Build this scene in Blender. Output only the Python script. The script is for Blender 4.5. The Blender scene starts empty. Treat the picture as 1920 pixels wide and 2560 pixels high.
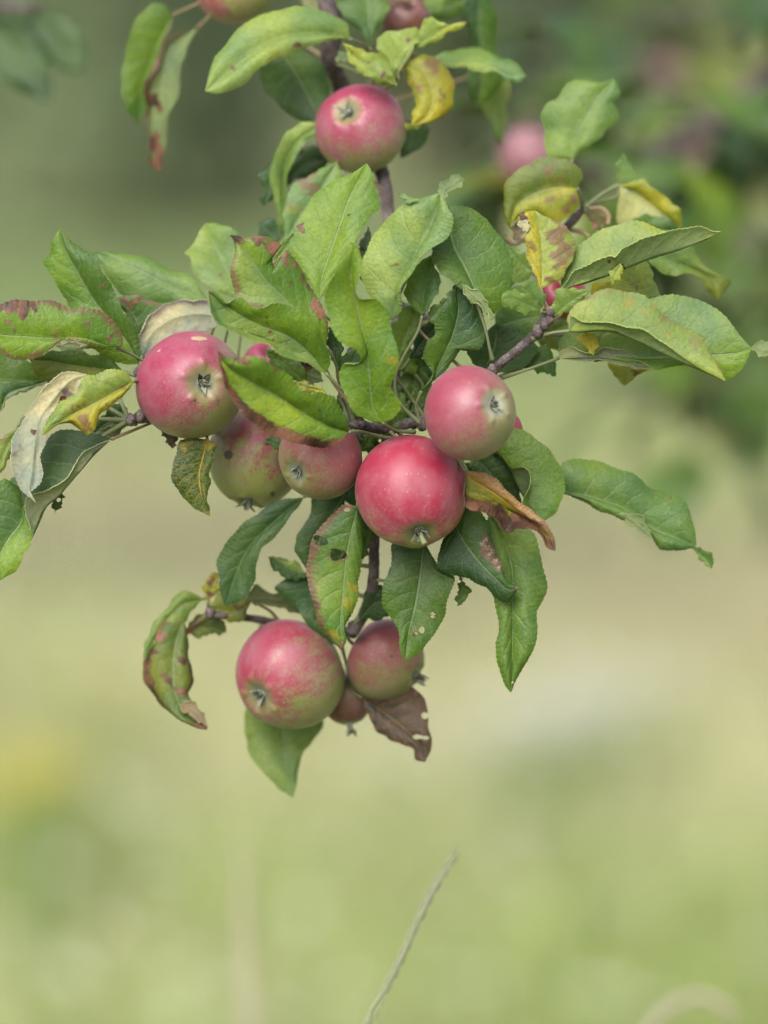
import bpy, math, random
import numpy as np
from mathutils import Vector, Matrix

# ------------------------------------------------------------------ camera, sky, sun, exposure
scn = bpy.context.scene
col = scn.collection
R_ = math.radians
PITCH = R_(7.0); DIST = 3.25; LENS = 200.0; SENS = 24.0
FWD = Vector((0, math.cos(PITCH), -math.sin(PITCH)))
UPV = Vector((0, math.sin(PITCH), math.cos(PITCH)))
FOCUS = Vector((0, 0, 1.05))
CAM = FOCUS - FWD * DIST
cd = bpy.data.cameras.new('camera'); cam = bpy.data.objects.new('camera', cd); col.objects.link(cam)
cd.lens = LENS; cd.sensor_fit = 'HORIZONTAL'; cd.sensor_width = SENS; cd.clip_end = 2000; cd.clip_start = 0.1
cam.location = CAM; cam.rotation_euler = (math.pi/2 - PITCH, 0, 0)
cd.dof.use_dof = True; cd.dof.focus_distance = DIST - 0.012; cd.dof.aperture_fstop = 2.8
scn.camera = cam
scn.render.resolution_x = 768; scn.render.resolution_y = 1024

w = bpy.data.worlds.new('World'); scn.world = w; w.use_nodes = True
nt = w.node_tree; nt.nodes.clear()
sky = nt.nodes.new('ShaderNodeTexSky'); sky.sky_type = 'NISHITA'; sky.sun_disc = False
SUN_EL, SUN_ROT = R_(46), R_(200)
sky.sun_elevation = SUN_EL; sky.sun_rotation = SUN_ROT; sky.dust_density = 5; sky.air_density = 1.0; sky.ozone_density = .5
hs = nt.nodes.new('ShaderNodeHueSaturation'); hs.inputs['Saturation'].default_value = 0.34
bg = nt.nodes.new('ShaderNodeBackground'); bg.inputs['Strength'].default_value = 0.15
wo = nt.nodes.new('ShaderNodeOutputWorld')
nt.links.new(sky.outputs[0], hs.inputs['Color']); nt.links.new(hs.outputs[0], bg.inputs[0]); nt.links.new(bg.outputs[0], wo.inputs[0])
sl = bpy.data.lights.new('sun', 'SUN'); sl.energy = 1.5; sl.angle = R_(50); sl.color = (1, .975, .94)
so = bpy.data.objects.new('sun', sl); col.objects.link(so)
# direction the light comes from: above, behind the camera, a little left
az = R_(200)
sd = Vector((math.sin(az)*math.cos(SUN_EL), math.cos(az)*math.cos(SUN_EL), math.sin(SUN_EL)))
so.rotation_euler = sd.to_track_quat('Z', 'Y').to_euler()
scn.view_settings.view_transform = 'Standard'; scn.view_settings.look = 'None'
scn.view_settings.exposure = 1.14; scn.view_settings.gamma = 1; scn.view_settings.use_curve_mapping = False

random.seed(4); rng = np.random.default_rng(4)
SC = 1920/1659.0
FR = {'O': (0, 0, SC), 'A': (200, 0, 600/1659), 'B': (700, 0, 600/1659), 'C': (1200, 0, 720/1659), 'D': (0, 500, 600/1659),
      'E': (450, 400, 600/1659), 'F': (900, 400, 500/1659), 'G': (1320, 500, 600/1659), 'H': (0, 900, 600/1659),
      'I': (300, 780, 600/1659), 'J': (800, 800, 600/1659), 'K': (1100, 1050, 700/1659), 'L': (650, 1250, 600/1659),
      'M': (300, 1400, 500/1659), 'N': (550, 1500, 550/1659), 'P': (0, 0, 1)}

def at(px, py, zc):
    """a point of the place, zc centimetres nearer than the focus plane"""
    d = DIST - zc/100.0
    k = SENS/LENS/1920.0*d
    return CAM + FWD*d + Vector((1, 0, 0))*((px-960)*k) + UPV*((1280-py)*k)

# ------------------------------------------------------------------ helpers
def link(o, parent=None):
    col.objects.link(o)
    if parent is not None: o.parent = parent
    return o
def empty(name, loc, label=None, cat=None, group=None):
    o = bpy.data.objects.new(name, None); o.location = loc; col.objects.link(o); o.empty_display_size = .02
    return tag(o, label, cat, group)
def tag(o, label=None, cat=None, group=None, kind=None):
    if label: o['label'] = label
    if cat: o['category'] = cat
    if group: o['group'] = group
    if kind: o['kind'] = kind
    return o
def mesh_np(name, V, F, mats, mi=None, uv=None, attrs=None, smooth=True):
    """V (n,3); F (m,4) int array, -1 in the last column marks a triangle"""
    me = bpy.data.meshes.new(name)
    V = np.asarray(V, dtype=np.float32); F = np.asarray(F)
    tri = F[:, 3] < 0
    cnt = np.where(tri, 3, 4); start = np.concatenate([[0], np.cumsum(cnt)[:-1]])
    mask = np.ones(F.shape, bool); mask[tri, 3] = False
    idx = F[mask].astype(np.int32)
    me.vertices.add(len(V)); me.vertices.foreach_set('co', V.ravel())
    me.loops.add(len(idx)); me.loops.foreach_set('vertex_index', idx)
    me.polygons.add(len(F)); me.polygons.foreach_set('loop_start', start.astype(np.int32))
    if mi is not None: me.polygons.foreach_set('material_index', np.asarray(mi, dtype=np.int32))
    me.polygons.foreach_set('use_smooth', np.full(len(F), smooth))
    if uv is not None:
        l = me.uv_layers.new(name='UVMap'); l.data.foreach_set('uv', np.asarray(uv, dtype=np.float32)[idx].ravel())
    for k, a in (attrs or {}).items():
        at_ = me.attributes.new(k, 'FLOAT_COLOR', 'POINT'); at_.data.foreach_set('color', np.asarray(a, dtype=np.float32).ravel())
    for m in mats: me.materials.append(m)
    me.update(calc_edges=True); me.validate()
    return me
def resample(P, us):
    P = np.asarray(P, float)
    d = np.maximum(np.linalg.norm(np.diff(P, axis=0), axis=1), 1e-7)**0.8
    t = np.concatenate([[0], np.cumsum(d)]); t /= t[-1]
    T = np.zeros_like(P)
    for i in range(len(P)):
        a, b = max(0, i-1), min(len(P)-1, i+1)
        T[i] = (P[b]-P[a])/(t[b]-t[a])
    out = np.zeros((len(us), P.shape[1]))
    for j, u in enumerate(us):
        i = min(max(np.searchsorted(t, u, side='right')-1, 0), len(P)-2)
        h = t[i+1]-t[i]; s = (u-t[i])/h
        out[j] = (2*s**3-3*s**2+1)*P[i] + (s**3-2*s**2+s)*h*T[i] + (-2*s**3+3*s**2)*P[i+1] + (s**3-s**2)*h*T[i+1]
    return out
def tube_mesh(name, pts, rads, mat, seg=10, n=None, rough=0.0, seed=0, attrs=False):
    pts = [list(p)+[r] for p, r in zip(pts, rads)]
    n = n or max(6, len(pts)*6)
    Q = resample(pts, np.linspace(0, 1, n)); P = Q[:, :3]; rad = np.maximum(Q[:, 3], 1e-4)
    T = np.gradient(P, axis=0); T /= np.linalg.norm(T, axis=1)[:, None]+1e-9
    up = np.array([0.31, -.8, .51]); N = np.cross(T, up); N /= np.linalg.norm(N, axis=1)[:, None]+1e-9
    B = np.cross(T, N); g = np.random.default_rng(seed)
    V = []; F = []
    for i in range(n):
        for k in range(seg):
            a = 2*math.pi*k/seg
            r = rad[i]*(1+rough*g.uniform(-1, 1))
            V.append(P[i]+r*(math.cos(a)*N[i]+math.sin(a)*B[i]))
    for i in range(n-1):
        for k in range(seg):
            k2 = (k+1) % seg
            F.append((i*seg+k, i*seg+k2, (i+1)*seg+k2, (i+1)*seg+k))
    V.append(P[0]); V.append(P[-1]); a = len(V)-2
    for k in range(seg):
        k2 = (k+1) % seg
        F.append((k2, k, a, -1)); F.append(((n-1)*seg+k, (n-1)*seg+k2, a+1, -1))
    return mesh_np(name, V, F, [mat])
def tube(name, pts, rads, mat, parent=None, **k):
    me = tube_mesh(name, pts, rads, mat, **k)
    o = bpy.data.objects.new(name, me)
    link(o, parent)
    if parent is not None: o.matrix_parent_inverse = Matrix.Translation(-world_loc(parent))
    return o
def world_loc(o):
    """places are translations only here (no rotated parents of world-space parts)"""
    v = Vector(o.location)
    p = o.parent
    while p is not None:
        v = v + Vector(p.location); p = p.parent
    return v

# ------------------------------------------------------------------ materials
class NT:
    def __init__(s, name):
        s.m = bpy.data.materials.new(name); s.m.use_nodes = True; s.t = s.m.node_tree; s.t.nodes.clear()
        s.out = s.n('ShaderNodeOutputMaterial')
    def n(s, typ, **k):
        x = s.t.nodes.new(typ)
        for a, b in k.items(): setattr(x, a, b)
        return x
    def l(s, a, b): s.t.links.new(a, b)
    def put(s, sock, v):
        if isinstance(v, bpy.types.NodeSocket): s.l(v, sock)
        elif isinstance(v, (tuple, list)) and len(v) == 3 and sock.type == 'RGBA': sock.default_value = (*v, 1)
        else: sock.default_value = v
    def math(s, op, a, b=None, c=None, clamp=False):
        x = s.n('ShaderNodeMath', operation=op); x.use_clamp = clamp
        s.put(x.inputs[0], a)
        if b is not None: s.put(x.inputs[1], b)
        if c is not None: s.put(x.inputs[2], c)
        return x.outputs[0]
    def mix(s, f, a, b, blend='MIX'):
        x = s.n('ShaderNodeMix', data_type='RGBA', blend_type=blend)
        s.put(x.inputs[0], f); s.put(x.inputs[6], a); s.put(x.inputs[7], b)
        return x.outputs[2]
    def sm(s, v, lo, hi, a=0.0, b=1.0):
        x = s.n('ShaderNodeMapRange', interpolation_type='SMOOTHSTEP')
        s.put(x.inputs[0], v); x.inputs[1].default_value = lo; x.inputs[2].default_value = hi
        x.inputs[3].default_value = a; x.inputs[4].default_value = b
        return x.outputs[0]
    def noise(s, vec, scale, detail=3, rough=.55):
        x = s.n('ShaderNodeTexNoise'); s.put(x.inputs['Vector'], vec); x.inputs['Scale'].default_value = scale
        x.inputs['Detail'].default_value = detail; x.inputs['Roughness'].default_value = rough
        return x.outputs['Fac']
    def attr(s, name):
        return s.n('ShaderNodeAttribute', attribute_name=name)
    def bump(s, h, strength, dist, nrm=None):
        x = s.n('ShaderNodeBump'); x.inputs['Strength'].default_value = strength; x.inputs['Distance'].default_value = dist
        s.l(h, x.inputs['Height'])
        if nrm: s.l(nrm, x.inputs['Normal'])
        return x.outputs[0]
    def bsdf(s, color, rough=.6, spec=.5, nrm=None, trans=0.0, tcol=None, **k):
        p = s.n('ShaderNodeBsdfPrincipled'); s.put(p.inputs['Base Color'], color); s.put(p.inputs['Roughness'], rough)
        s.put(p.inputs['Specular IOR Level'], spec)
        for a, b in k.items(): s.put(p.inputs[a.replace('_', ' ')], b)
        if nrm: s.l(nrm, p.inputs['Normal'])
        o = p.outputs[0]
        if trans:
            t = s.n('ShaderNodeBsdfTranslucent'); s.put(t.inputs[0], tcol if tcol is not None else color)
            mx = s.n('ShaderNodeMixShader'); s.put(mx.inputs[0], trans); s.l(o, mx.inputs[1]); s.l(t.outputs[0], mx.inputs[2]); o = mx.outputs[0]
        s.l(o, s.out.inputs[0]); return s.m

def leaf_material(name, under=False, veincol=(.15, .19, .10), vein=0.55, net=0.12):
    s = NT(name)
    tc = s.n('ShaderNodeTexCoord'); uv = s.n('ShaderNodeUVMap', uv_map='UVMap')
    sep = s.n('ShaderNodeSeparateXYZ'); s.l(uv.outputs[0], sep.inputs[0])
    ti = s.attr('tint'); mk = s.attr('mask')
    ms = s.n('ShaderNodeSeparateColor'); s.l(mk.outputs['Color'], ms.inputs[0])
    seed = mk.outputs['Alpha']
    off = s.n('ShaderNodeCombineXYZ'); s.put(off.inputs[0], seed); s.put(off.inputs[1], s.math('MULTIPLY', seed, 3.1)); s.put(off.inputs[2], s.math('MULTIPLY', seed, 1.7))
    va = s.n('ShaderNodeVectorMath', operation='ADD'); s.l(tc.outputs['Object'], va.inputs[0]); s.l(off.outputs[0], va.inputs[1]); P = va.outputs[0]
    n1 = s.noise(P, 60, 3); n2 = s.noise(P, 260, 4, .6); n3 = s.noise(P, 28, 2)
    # wobble the vein coordinates
    wob = s.math('MULTIPLY', s.math('SUBTRACT', s.noise(P, 120, 2), .5), .07)
    av = s.math('ABSOLUTE', s.math('SUBTRACT', s.math('MULTIPLY', sep.outputs[1], 2), 1))
    sc = s.math('ADD', s.math('SUBTRACT', sep.outputs[0], s.math('MULTIPLY', s.math('POWER', av, 1.3), .2)), wob)
    fr = s.math('ABSOLUTE', s.math('SUBTRACT', s.math('FRACT', s.math('MULTIPLY', s.math('ADD', sc, 1.0), 8.0)), .5))
    side = s.math('MULTIPLY', s.sm(fr, .025, .075, 1, 0), s.sm(av, .75, 1.0, 1, 0))
    mid = s.sm(av, .02, .06, 1, 0)
    vo = s.n('ShaderNodeTexVoronoi', feature='DISTANCE_TO_EDGE'); s.l(P, vo.inputs['Vector']); vo.inputs['Scale'].default_value = 420
    netl = s.sm(vo.outputs['Distance'], .0, .14, 1, 0)
    veins = s.math('MAXIMUM', s.math('MAXIMUM', mid, s.math('MULTIPLY', side, .48)), s.math('MULTIPLY', netl, net))
    # large tone variation
    tone = s.mix(s.sm(n3, .3, .72), s.mix(1.0, ti.outputs['Color'], (.66, .80, .85), 'MULTIPLY'), s.mix(1.0, ti.outputs['Color'], (1.5, 1.26, .85), 'MULTIPLY'))
    tone = s.mix(s.sm(n2, .35, .75, 0, .45), tone, s.mix(1.0, tone, (1.3, 1.22, .9), 'MULTIPLY'))
    ym = s.sm(s.math('ADD', ms.outputs[1], s.math('MULTIPLY', s.math('SUBTRACT', s.math('ADD', s.math('MULTIPLY', n1, .6), s.math('MULTIPLY', n2, .4)), .5), 2.2)), .34, .95)
    tone = s.mix(s.math('MULTIPLY', ym, .72), tone, (.20, .155, .010))
    if under:
        tone = s.mix(.38, tone, (.20, .22, .16))
    c = s.mix(s.math('MULTIPLY', veins, vein), tone, veincol)
    pm = s.sm(s.math('ADD', ms.outputs[2], s.math('MULTIPLY', s.math('SUBTRACT', s.math('ADD', s.math('MULTIPLY', n2, .65), s.math('MULTIPLY', n1, .35)), .5), 1.7)), .38, .8)
    c = s.mix(s.math('MULTIPLY', pm, .8), c, s.mix(s.sm(ms.outputs[2], 1.4, 1.7), (.125, .060, .040) if not under else (.165, .12, .125), s.mix(netl, (.27, .20, .15), (.07, .04, .03))))
    bm0 = s.math('ADD', ms.outputs[0], s.math('MULTIPLY', s.math('SUBTRACT', n2, .5), .9))
    bm = s.sm(bm0, .42, .52)
    bc = s.mix(s.sm(n1, .35, .65), (.04, .022, .014), (.19, .092, .055))
    c = s.mix(s.math('MULTIPLY', s.sm(bm0, .28, .44), .6), c, (.075, .045, .02))
    c = s.mix(bm, c, bc)
    crk = s.noise(P, 520, 3, .65)
    c = s.mix(1.0, c, s.mix(s.sm(crk, .3, .7), (.86, .90, .90), (1.11, 1.07, 1.04)), 'MULTIPLY')
    h = s.math('ADD', s.math('ADD', s.math('MULTIPLY', veins, -.8 if not under else .9), s.math('MULTIPLY', n2, .9)), s.math('MULTIPLY', crk, .45))
    b = s.bump(h, .55 if not under else .4, .0008)
    if under:
        return s.bsdf(c, .75, .25, b, .42, s.mix(1.0, c, (1.7, 1.95, .9), 'MULTIPLY'))
    rg = s.math('ADD', s.math('MULTIPLY', n1, .25), .30)
    return s.bsdf(c, rg, .27, b, .30, s.mix(1.0, c, (1.8, 2.0, .6), 'MULTIPLY'))

M_top = leaf_material('leaf_top'); M_under = leaf_material('leaf_underside', True, (.24, .26, .17), .5)
M_ytop = leaf_material('leaf_top_yellow_veins', False, (.27, .17, .008), 1.0, .28)
s = NT('leaf_rim'); t_ = s.attr('tint'); mk_ = s.attr('mask'); x_ = s.n('ShaderNodeSeparateColor'); s.l(mk_.outputs['Color'], x_.inputs[0])
M_rim = s.bsdf(s.mix(s.sm(x_.outputs[0], .35, .5), s.mix(.5, t_.outputs['Color'], (.27, .285, .13)), (.09, .045, .03)), .7, .2)
s = NT('petiole'); tc_ = s.n('ShaderNodeTexCoord')
M_pet = s.bsdf(s.mix(s.noise(tc_.outputs['Object'], 60), (.085, .11, .045), (.155, .16, .08)), .6, .3)
s = NT('petiole_red'); tc_ = s.n('ShaderNodeTexCoord')
M_petr = s.bsdf(s.mix(s.noise(tc_.outputs['Object'], 50), (.15, .13, .06), (.16, .10, .07)), .6, .3)
def bark(name, a, b, c):
    s = NT(name); tc = s.n('ShaderNodeTexCoord'); n = s.noise(tc.outputs['Object'], 130, 5, .65); n2 = s.noise(tc.outputs['Object'], 700, 3)
    cc = s.mix(s.sm(n, .35, .65), a, b); cc = s.mix(s.sm(n2, .58, .7, 0, .7), cc, c)
    return s.bsdf(cc, .8, .2, s.bump(s.math('ADD', n, n2), .8, .0012))
M_bark = bark('twig_bark', (.045, .034, .032), (.12, .095, .092), (.19, .17, .165))
M_trunk = bark('trunk_bark', (.03, .024, .018), (.08, .065, .05), (.13, .12, .1))

def apple_material(name, red=(.185, .011, .042), pink=(.178, .048, .062), green=(.135, .15, .040), cover=0.0, streak=.35, down=(.13, .15, .11), dn=.26):
    s = NT(name); tc = s.n('ShaderNodeTexCoord'); P = tc.outputs['Object']
    bl = s.attr('mask'); ms = s.n('ShaderNodeSeparateColor'); s.l(bl.outputs['Color'], ms.inputs[0])
    blush, theta, scar = ms.outputs[0], ms.outputs[1], ms.outputs[2]
    sp = s.n('ShaderNodeSeparateXYZ'); s.l(P, sp.inputs[0])
    rho = s.math('SQRT', s.math('ADD', s.math('ADD', s.math('POWER', sp.outputs[0], 2), s.math('POWER', sp.outputs[1], 2)), 1e-7))
    cv = s.n('ShaderNodeCombineXYZ'); s.put(cv.inputs[0], s.math('DIVIDE', sp.outputs[0], rho)); s.put(cv.inputs[1], s.math('DIVIDE', sp.outputs[1], rho)); s.put(cv.inputs[2], s.math('MULTIPLY', sp.outputs[2], 22))
    st = s.noise(cv.outputs[0], 4.5, 5, .65); st2 = s.noise(cv.outputs[0], 11, 3, .6)
    n1 = s.noise(P, 45, 3); nf = s.noise(P, 900, 2, .7)
    b = s.math('ADD', blush, s.math('MULTIPLY', s.math('SUBTRACT', s.noise(P, 90, 5, .65), .5), .9))
    b = s.math('ADD', b, s.math('MULTIPLY', s.math('SUBTRACT', st, .5), streak*1.8))
    b = s.math('ADD', b, s.math('ADD', s.math('MULTIPLY', s.math('SUBTRACT', nf, .5), 1.1), cover))
    c = s.mix(s.sm(b, .22, .62), green, pink)
    c = s.mix(s.sm(b, .50, .98), c, red)
    c = s.mix(s.math('MULTIPLY', s.sm(st2, .5, .7), s.sm(b, .3, .6, 0, streak)), c, red)
    # green ring and grey down of the calyx basin
    c = s.mix(s.sm(theta, .20, .46, .8, 0), c, (.13, .15, .045))
    c = s.mix(s.sm(s.math('ADD', theta, s.math('MULTIPLY', s.math('SUBTRACT', n1, .5), .1)), .10, dn, .85, 0), c, down)
    # lenticels
    vo = s.n('ShaderNodeTexVoronoi'); s.l(P, vo.inputs['Vector']); vo.inputs['Scale'].default_value = 330; vo.inputs['Randomness'].default_value = 1
    dots = s.math('MULTIPLY', s.sm(vo.outputs['Distance'], .06, .2, 1, 0), s.sm(s.noise(P, 300, 1), .45, .6))
    c = s.mix(s.math('MULTIPLY', dots, .5), c, (.34, .22, .11))
    # waxy bloom mottling
    c = s.mix(s.sm(s.noise(P, 70, 4), .35, .75, .02, .22), c, (.27, .18, .20))
    # dark scars
    c = s.mix(s.sm(s.math('ADD', scar, s.math('MULTIPLY', s.math('SUBTRACT', nf, .5), .5)), .4, .6), c, (.05, .035, .02))
    return s.bsdf(c, s.sm(n1, .3, .7, .36, .50), .36, s.bump(s.math('ADD', s.noise(P, 240, 3), s.math('MULTIPLY', dots, .3)), .10, .0006), Sheen_Weight=.04, Sheen_Roughness=.5,
                  Subsurface_Weight=.0)
M_apple = {'red': apple_material('apple_skin_red', cover=.06), 'dull': apple_material('apple_skin_dull', (.155, .026, .030), (.165, .066, .050), (.135, .14, .048), .02, .35, (.21, .23, .19), .36),
           'stripe': apple_material('apple_skin_striped', (.185, .013, .036), (.160, .072, .050), (.145, .17, .044), -.14, .7),
           'brown': apple_material('apple_skin_brown', (.07, .02, .01), (.10, .045, .02), (.10, .085, .03), .1, .3),
           'ring': apple_material('apple_skin_ringed', (.175, .022, .044), (.175, .056, .062), (.14, .14, .055), .08, .2, (.27, .28, .235), .42),
           'far': apple_material('apple_skin_dusky', (.20, .085, .105), (.20, .12, .12), (.12, .125, .06), .05, .2),
           'deep': apple_material('apple_skin_deep_red', (.195, .005, .024), (.21, .032, .055), (.155, .17, .040), .20, .6, (.10, .11, .06))}
s = NT('calyx_down'); tc_ = s.n('ShaderNodeTexCoord')
M_calyx = s.bsdf(s.mix(s.noise(tc_.outputs['Object'], 500), (.08, .088, .06), (.24, .26, .20)), .85, .15)
s = NT('calyx_dark'); tc_ = s.n('ShaderNodeTexCoord')
M_calyxd = s.bsdf(s.mix(s.noise(tc_.outputs['Object'], 500), (.02, .018, .012), (.10, .09, .06)), .9, .1)
s = NT('apple_scar'); tc_ = s.n('ShaderNodeTexCoord')
M_scar = s.bsdf(s.mix(s.noise(tc_.outputs['Object'], 400), (.22, .15, .09), (.33, .25, .17)), .7, .2)

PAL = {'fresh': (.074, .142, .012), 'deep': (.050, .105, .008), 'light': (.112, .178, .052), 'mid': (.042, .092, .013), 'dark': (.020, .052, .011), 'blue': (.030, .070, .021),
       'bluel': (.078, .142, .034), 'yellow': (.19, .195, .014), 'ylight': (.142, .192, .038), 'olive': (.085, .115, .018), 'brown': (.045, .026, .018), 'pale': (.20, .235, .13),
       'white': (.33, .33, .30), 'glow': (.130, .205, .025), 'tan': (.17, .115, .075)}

# ------------------------------------------------------------------ leaf surface
def leaf_surface(name, sides, M, nu=64, m=6, bulge=.0015, wave=.0012, seed=0, teeth=24, tooth=.0008, toward=None, thick=.0004,
                 tint=(.1, .2, .03), maskf=None, holes=None, flip=False, mats=None, pxf=None, quilt=.0006, tint2=None, tipc=None):
    """sides = (list of curves from the midrib outwards on the left, same on the right), each an (k,3) point list with shared base and tip"""
    g = np.random.default_rng(seed)
    us = np.linspace(.004, .996, nu)
    Mc = resample(M, us)
    cols = []; vs = []
    for sgn, curves in ((-1, sides[0]), (1, sides[1])):
        Cs = [Mc]+[resample(c, us) for c in curves]
        k = len(Cs)-1
        E = Cs[-1].copy()
        T = np.gradient(Mc, axis=0); out = E-Mc; wd = np.linalg.norm(out, axis=1)
        outn = out/(wd[:, None]+1e-6)
        saw = ((us*teeth+g.uniform(0, 1)) % 1.0)
        amp = tooth*np.clip(np.sin(us*math.pi)*3, 0, 1)*(.6+.8*g.random(nu))
        E += outn*((saw-.5)*amp)[:, None]
        # slow unevenness of the margin
        ph = g.uniform(0, 6.28, 3)
        un = (np.sin(us*13+ph[0])+.7*np.sin(us*23+ph[1])+.5*np.sin(us*41+ph[2]))*.0006*np.clip(np.sin(us*math.pi)*2, 0, 1)
        E += outn*un[:, None]
        Cs[-1] = E
        grid = []
        for j in range(m+1):
            v = j/m
            if k == 1: P = Cs[0]*(1-v)+Cs[1]*v
            else:
                x = v*k; i = min(int(x), k-1); f = x-i
                P0 = Cs[i]; P1 = Cs[i+1]
                Ta = (Cs[i+1]-Cs[max(i-1, 0)])*(.5 if i > 0 else 1); Tb = (Cs[min(i+2, k)]-Cs[i])*(.5 if i+2 <= k else 1)
                P = (2*f**3-3*f*f+1)*P0+(f**3-2*f*f+f)*Ta+(-2*f**3+3*f*f)*P1+(f**3-f*f)*Tb
            grid.append(P)
        cols.append(grid)
    Lg, Rg = cols
    G = np.stack(Lg[::-1]+Rg[1:], axis=1)        # nu x (2m+1) x 3, left edge first
    vv = np.concatenate([-np.linspace(1, 0, m+1), np.linspace(0, 1, m+1)[1:]])
    U, Vv = np.meshgrid(us, vv, indexing='ij')
    def normals(G):
        du = np.gradient(G, axis=0); dv = np.gradient(G, axis=1)
        N = np.cross(dv, du); l = np.linalg.norm(N, axis=2)[..., None]
        N = N/(l+1e-12)
        return N
    N = normals(G)
    a = np.abs(Vv); ph = g.uniform(0, 6.28, 4); env = np.clip(np.sin(U*math.pi)*2, 0, 1)
    kk = g.uniform(2, 3.5)
    d = bulge*(1-(2*a-1)**2)*env
    d = d + wave*a**1.6*np.where(Vv < 0, np.sin(U*6.28*kk+ph[0]), np.sin(U*6.28*kk*.85+ph[1]))*env
    d = d + wave*.5*np.sin(U*9+Vv*2+ph[2])*env
    q = 8.0*(U-.2*a**1.3+1.0)
    d = d + quilt*(np.abs(np.sin(math.pi*(q+.5)))**.7-.5)*np.clip(a*3, 0, 1)*(1-a**3)*env
    sg = -1.0 if flip else 1.0
    Gd = G + N*(d*sg)[..., None]
    N = normals(Gd)
    G = Gd
    nc = G.shape[1]
    px = pxf(G) if pxf else None
    dead = np.zeros((nu, nc), bool)
    for h in (holes or []):
        hx, hy, hr, hr2 = h
        rho = np.sqrt(((px[..., 0]-hx)/hr)**2+((px[..., 1]-hy)/hr2)**2)
        ins = rho < 1
        if ins.sum() < 2: continue
        c3 = G[ins].mean(axis=0)
        wb = 1+.12*np.sin(np.arctan2(px[..., 1]-hy, px[..., 0]-hx)*3+hx)
        mv = ins & (rho > .3)
        G[mv] = c3+(G[mv]-c3)/np.maximum(rho[mv], .05)[:, None]*wb[mv][:, None]
        dead |= ins
    top = (G+N*thick/2).reshape(-1, 3); bot = (G-N*thick/2).reshape(-1, 3)
    n0 = nu*nc
    ii, jj = np.meshgrid(np.arange(nu-1), np.arange(nc-1), indexing='ij')
    a_ = (ii*nc+jj); keep = ~(dead[:-1, :-1] & dead[1:, :-1] & dead[:-1, 1:] & dead[1:, 1:])
    a_ = a_[keep]
    Ft = np.stack([a_, a_+1, a_+nc+1, a_+nc], axis=1); Fb = np.stack([a_+n0, a_+nc+n0, a_+nc+1+n0, a_+1+n0], axis=1)
    # rim, with vertices of its own
    ring = [(i, 0) for i in range(nu)]+[(nu-1, j) for j in range(1, nc)]+[(i, nc-1) for i in range(nu-2, -1, -1)]+[(0, j) for j in range(nc-2, 0, -1)]
    rid = np.array([i*nc+j for i, j in ring]); k = len(rid)
    V = np.concatenate([top, bot, top[rid], bot[rid]])
    r0 = 2*n0; q = np.arange(k); q2 = (q+1) % k
    Fr = np.stack([r0+q, r0+q2, r0+k+q2, r0+k+q], axis=1)
    F = np.concatenate([Ft, Fb, Fr])
    mt, mu = (0, 1) if not flip else (1, 0)
    mi = np.concatenate([np.full(len(Ft), mt), np.full(len(Fb), mu), np.full(len(Fr), 2)])
    uvg = np.stack([U, Vv*.5+.5], axis=2).reshape(-1, 2); uv = np.concatenate([uvg, uvg, uvg[rid], uvg[rid]])
    mask = np.zeros((nu, nc, 4)); mask[..., 3] = (seed*.37) % 7
    if maskf: maskf(mask, U, Vv, px)
    tt = np.ones((nu, nc, 4)); tt[..., :3] = tint
    if tint2 is not None:
        sel = np.clip(Vv*4+.5, 0, 1)[..., None]
        tt[..., :3] = np.array(tint)*(1-sel)+np.array(tint2)*sel
    if tipc is not None:
        w_ = (np.clip(U*1.5-.35, 0, 1))[..., None]; tt[..., :3] = tt[..., :3]*(1-w_)+np.array(tipc)*w_
    mask = mask.reshape(-1, 4); tt = tt.reshape(-1, 4)
    cat = lambda x: np.concatenate([x, x, x[rid], x[rid]])
    mats = mats or [M_top, M_under, M_rim]
    return V, F, mi, uv, cat(tt), cat(mask), mats

def px_of(G):
    P = G-np.array(CAM); d = P@np.array(FWD); k = SENS/LENS/1920.0*d
    return np.stack([960+P[..., 0]/k, 1280-(P@np.array(UPV))/k], axis=-1)

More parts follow.
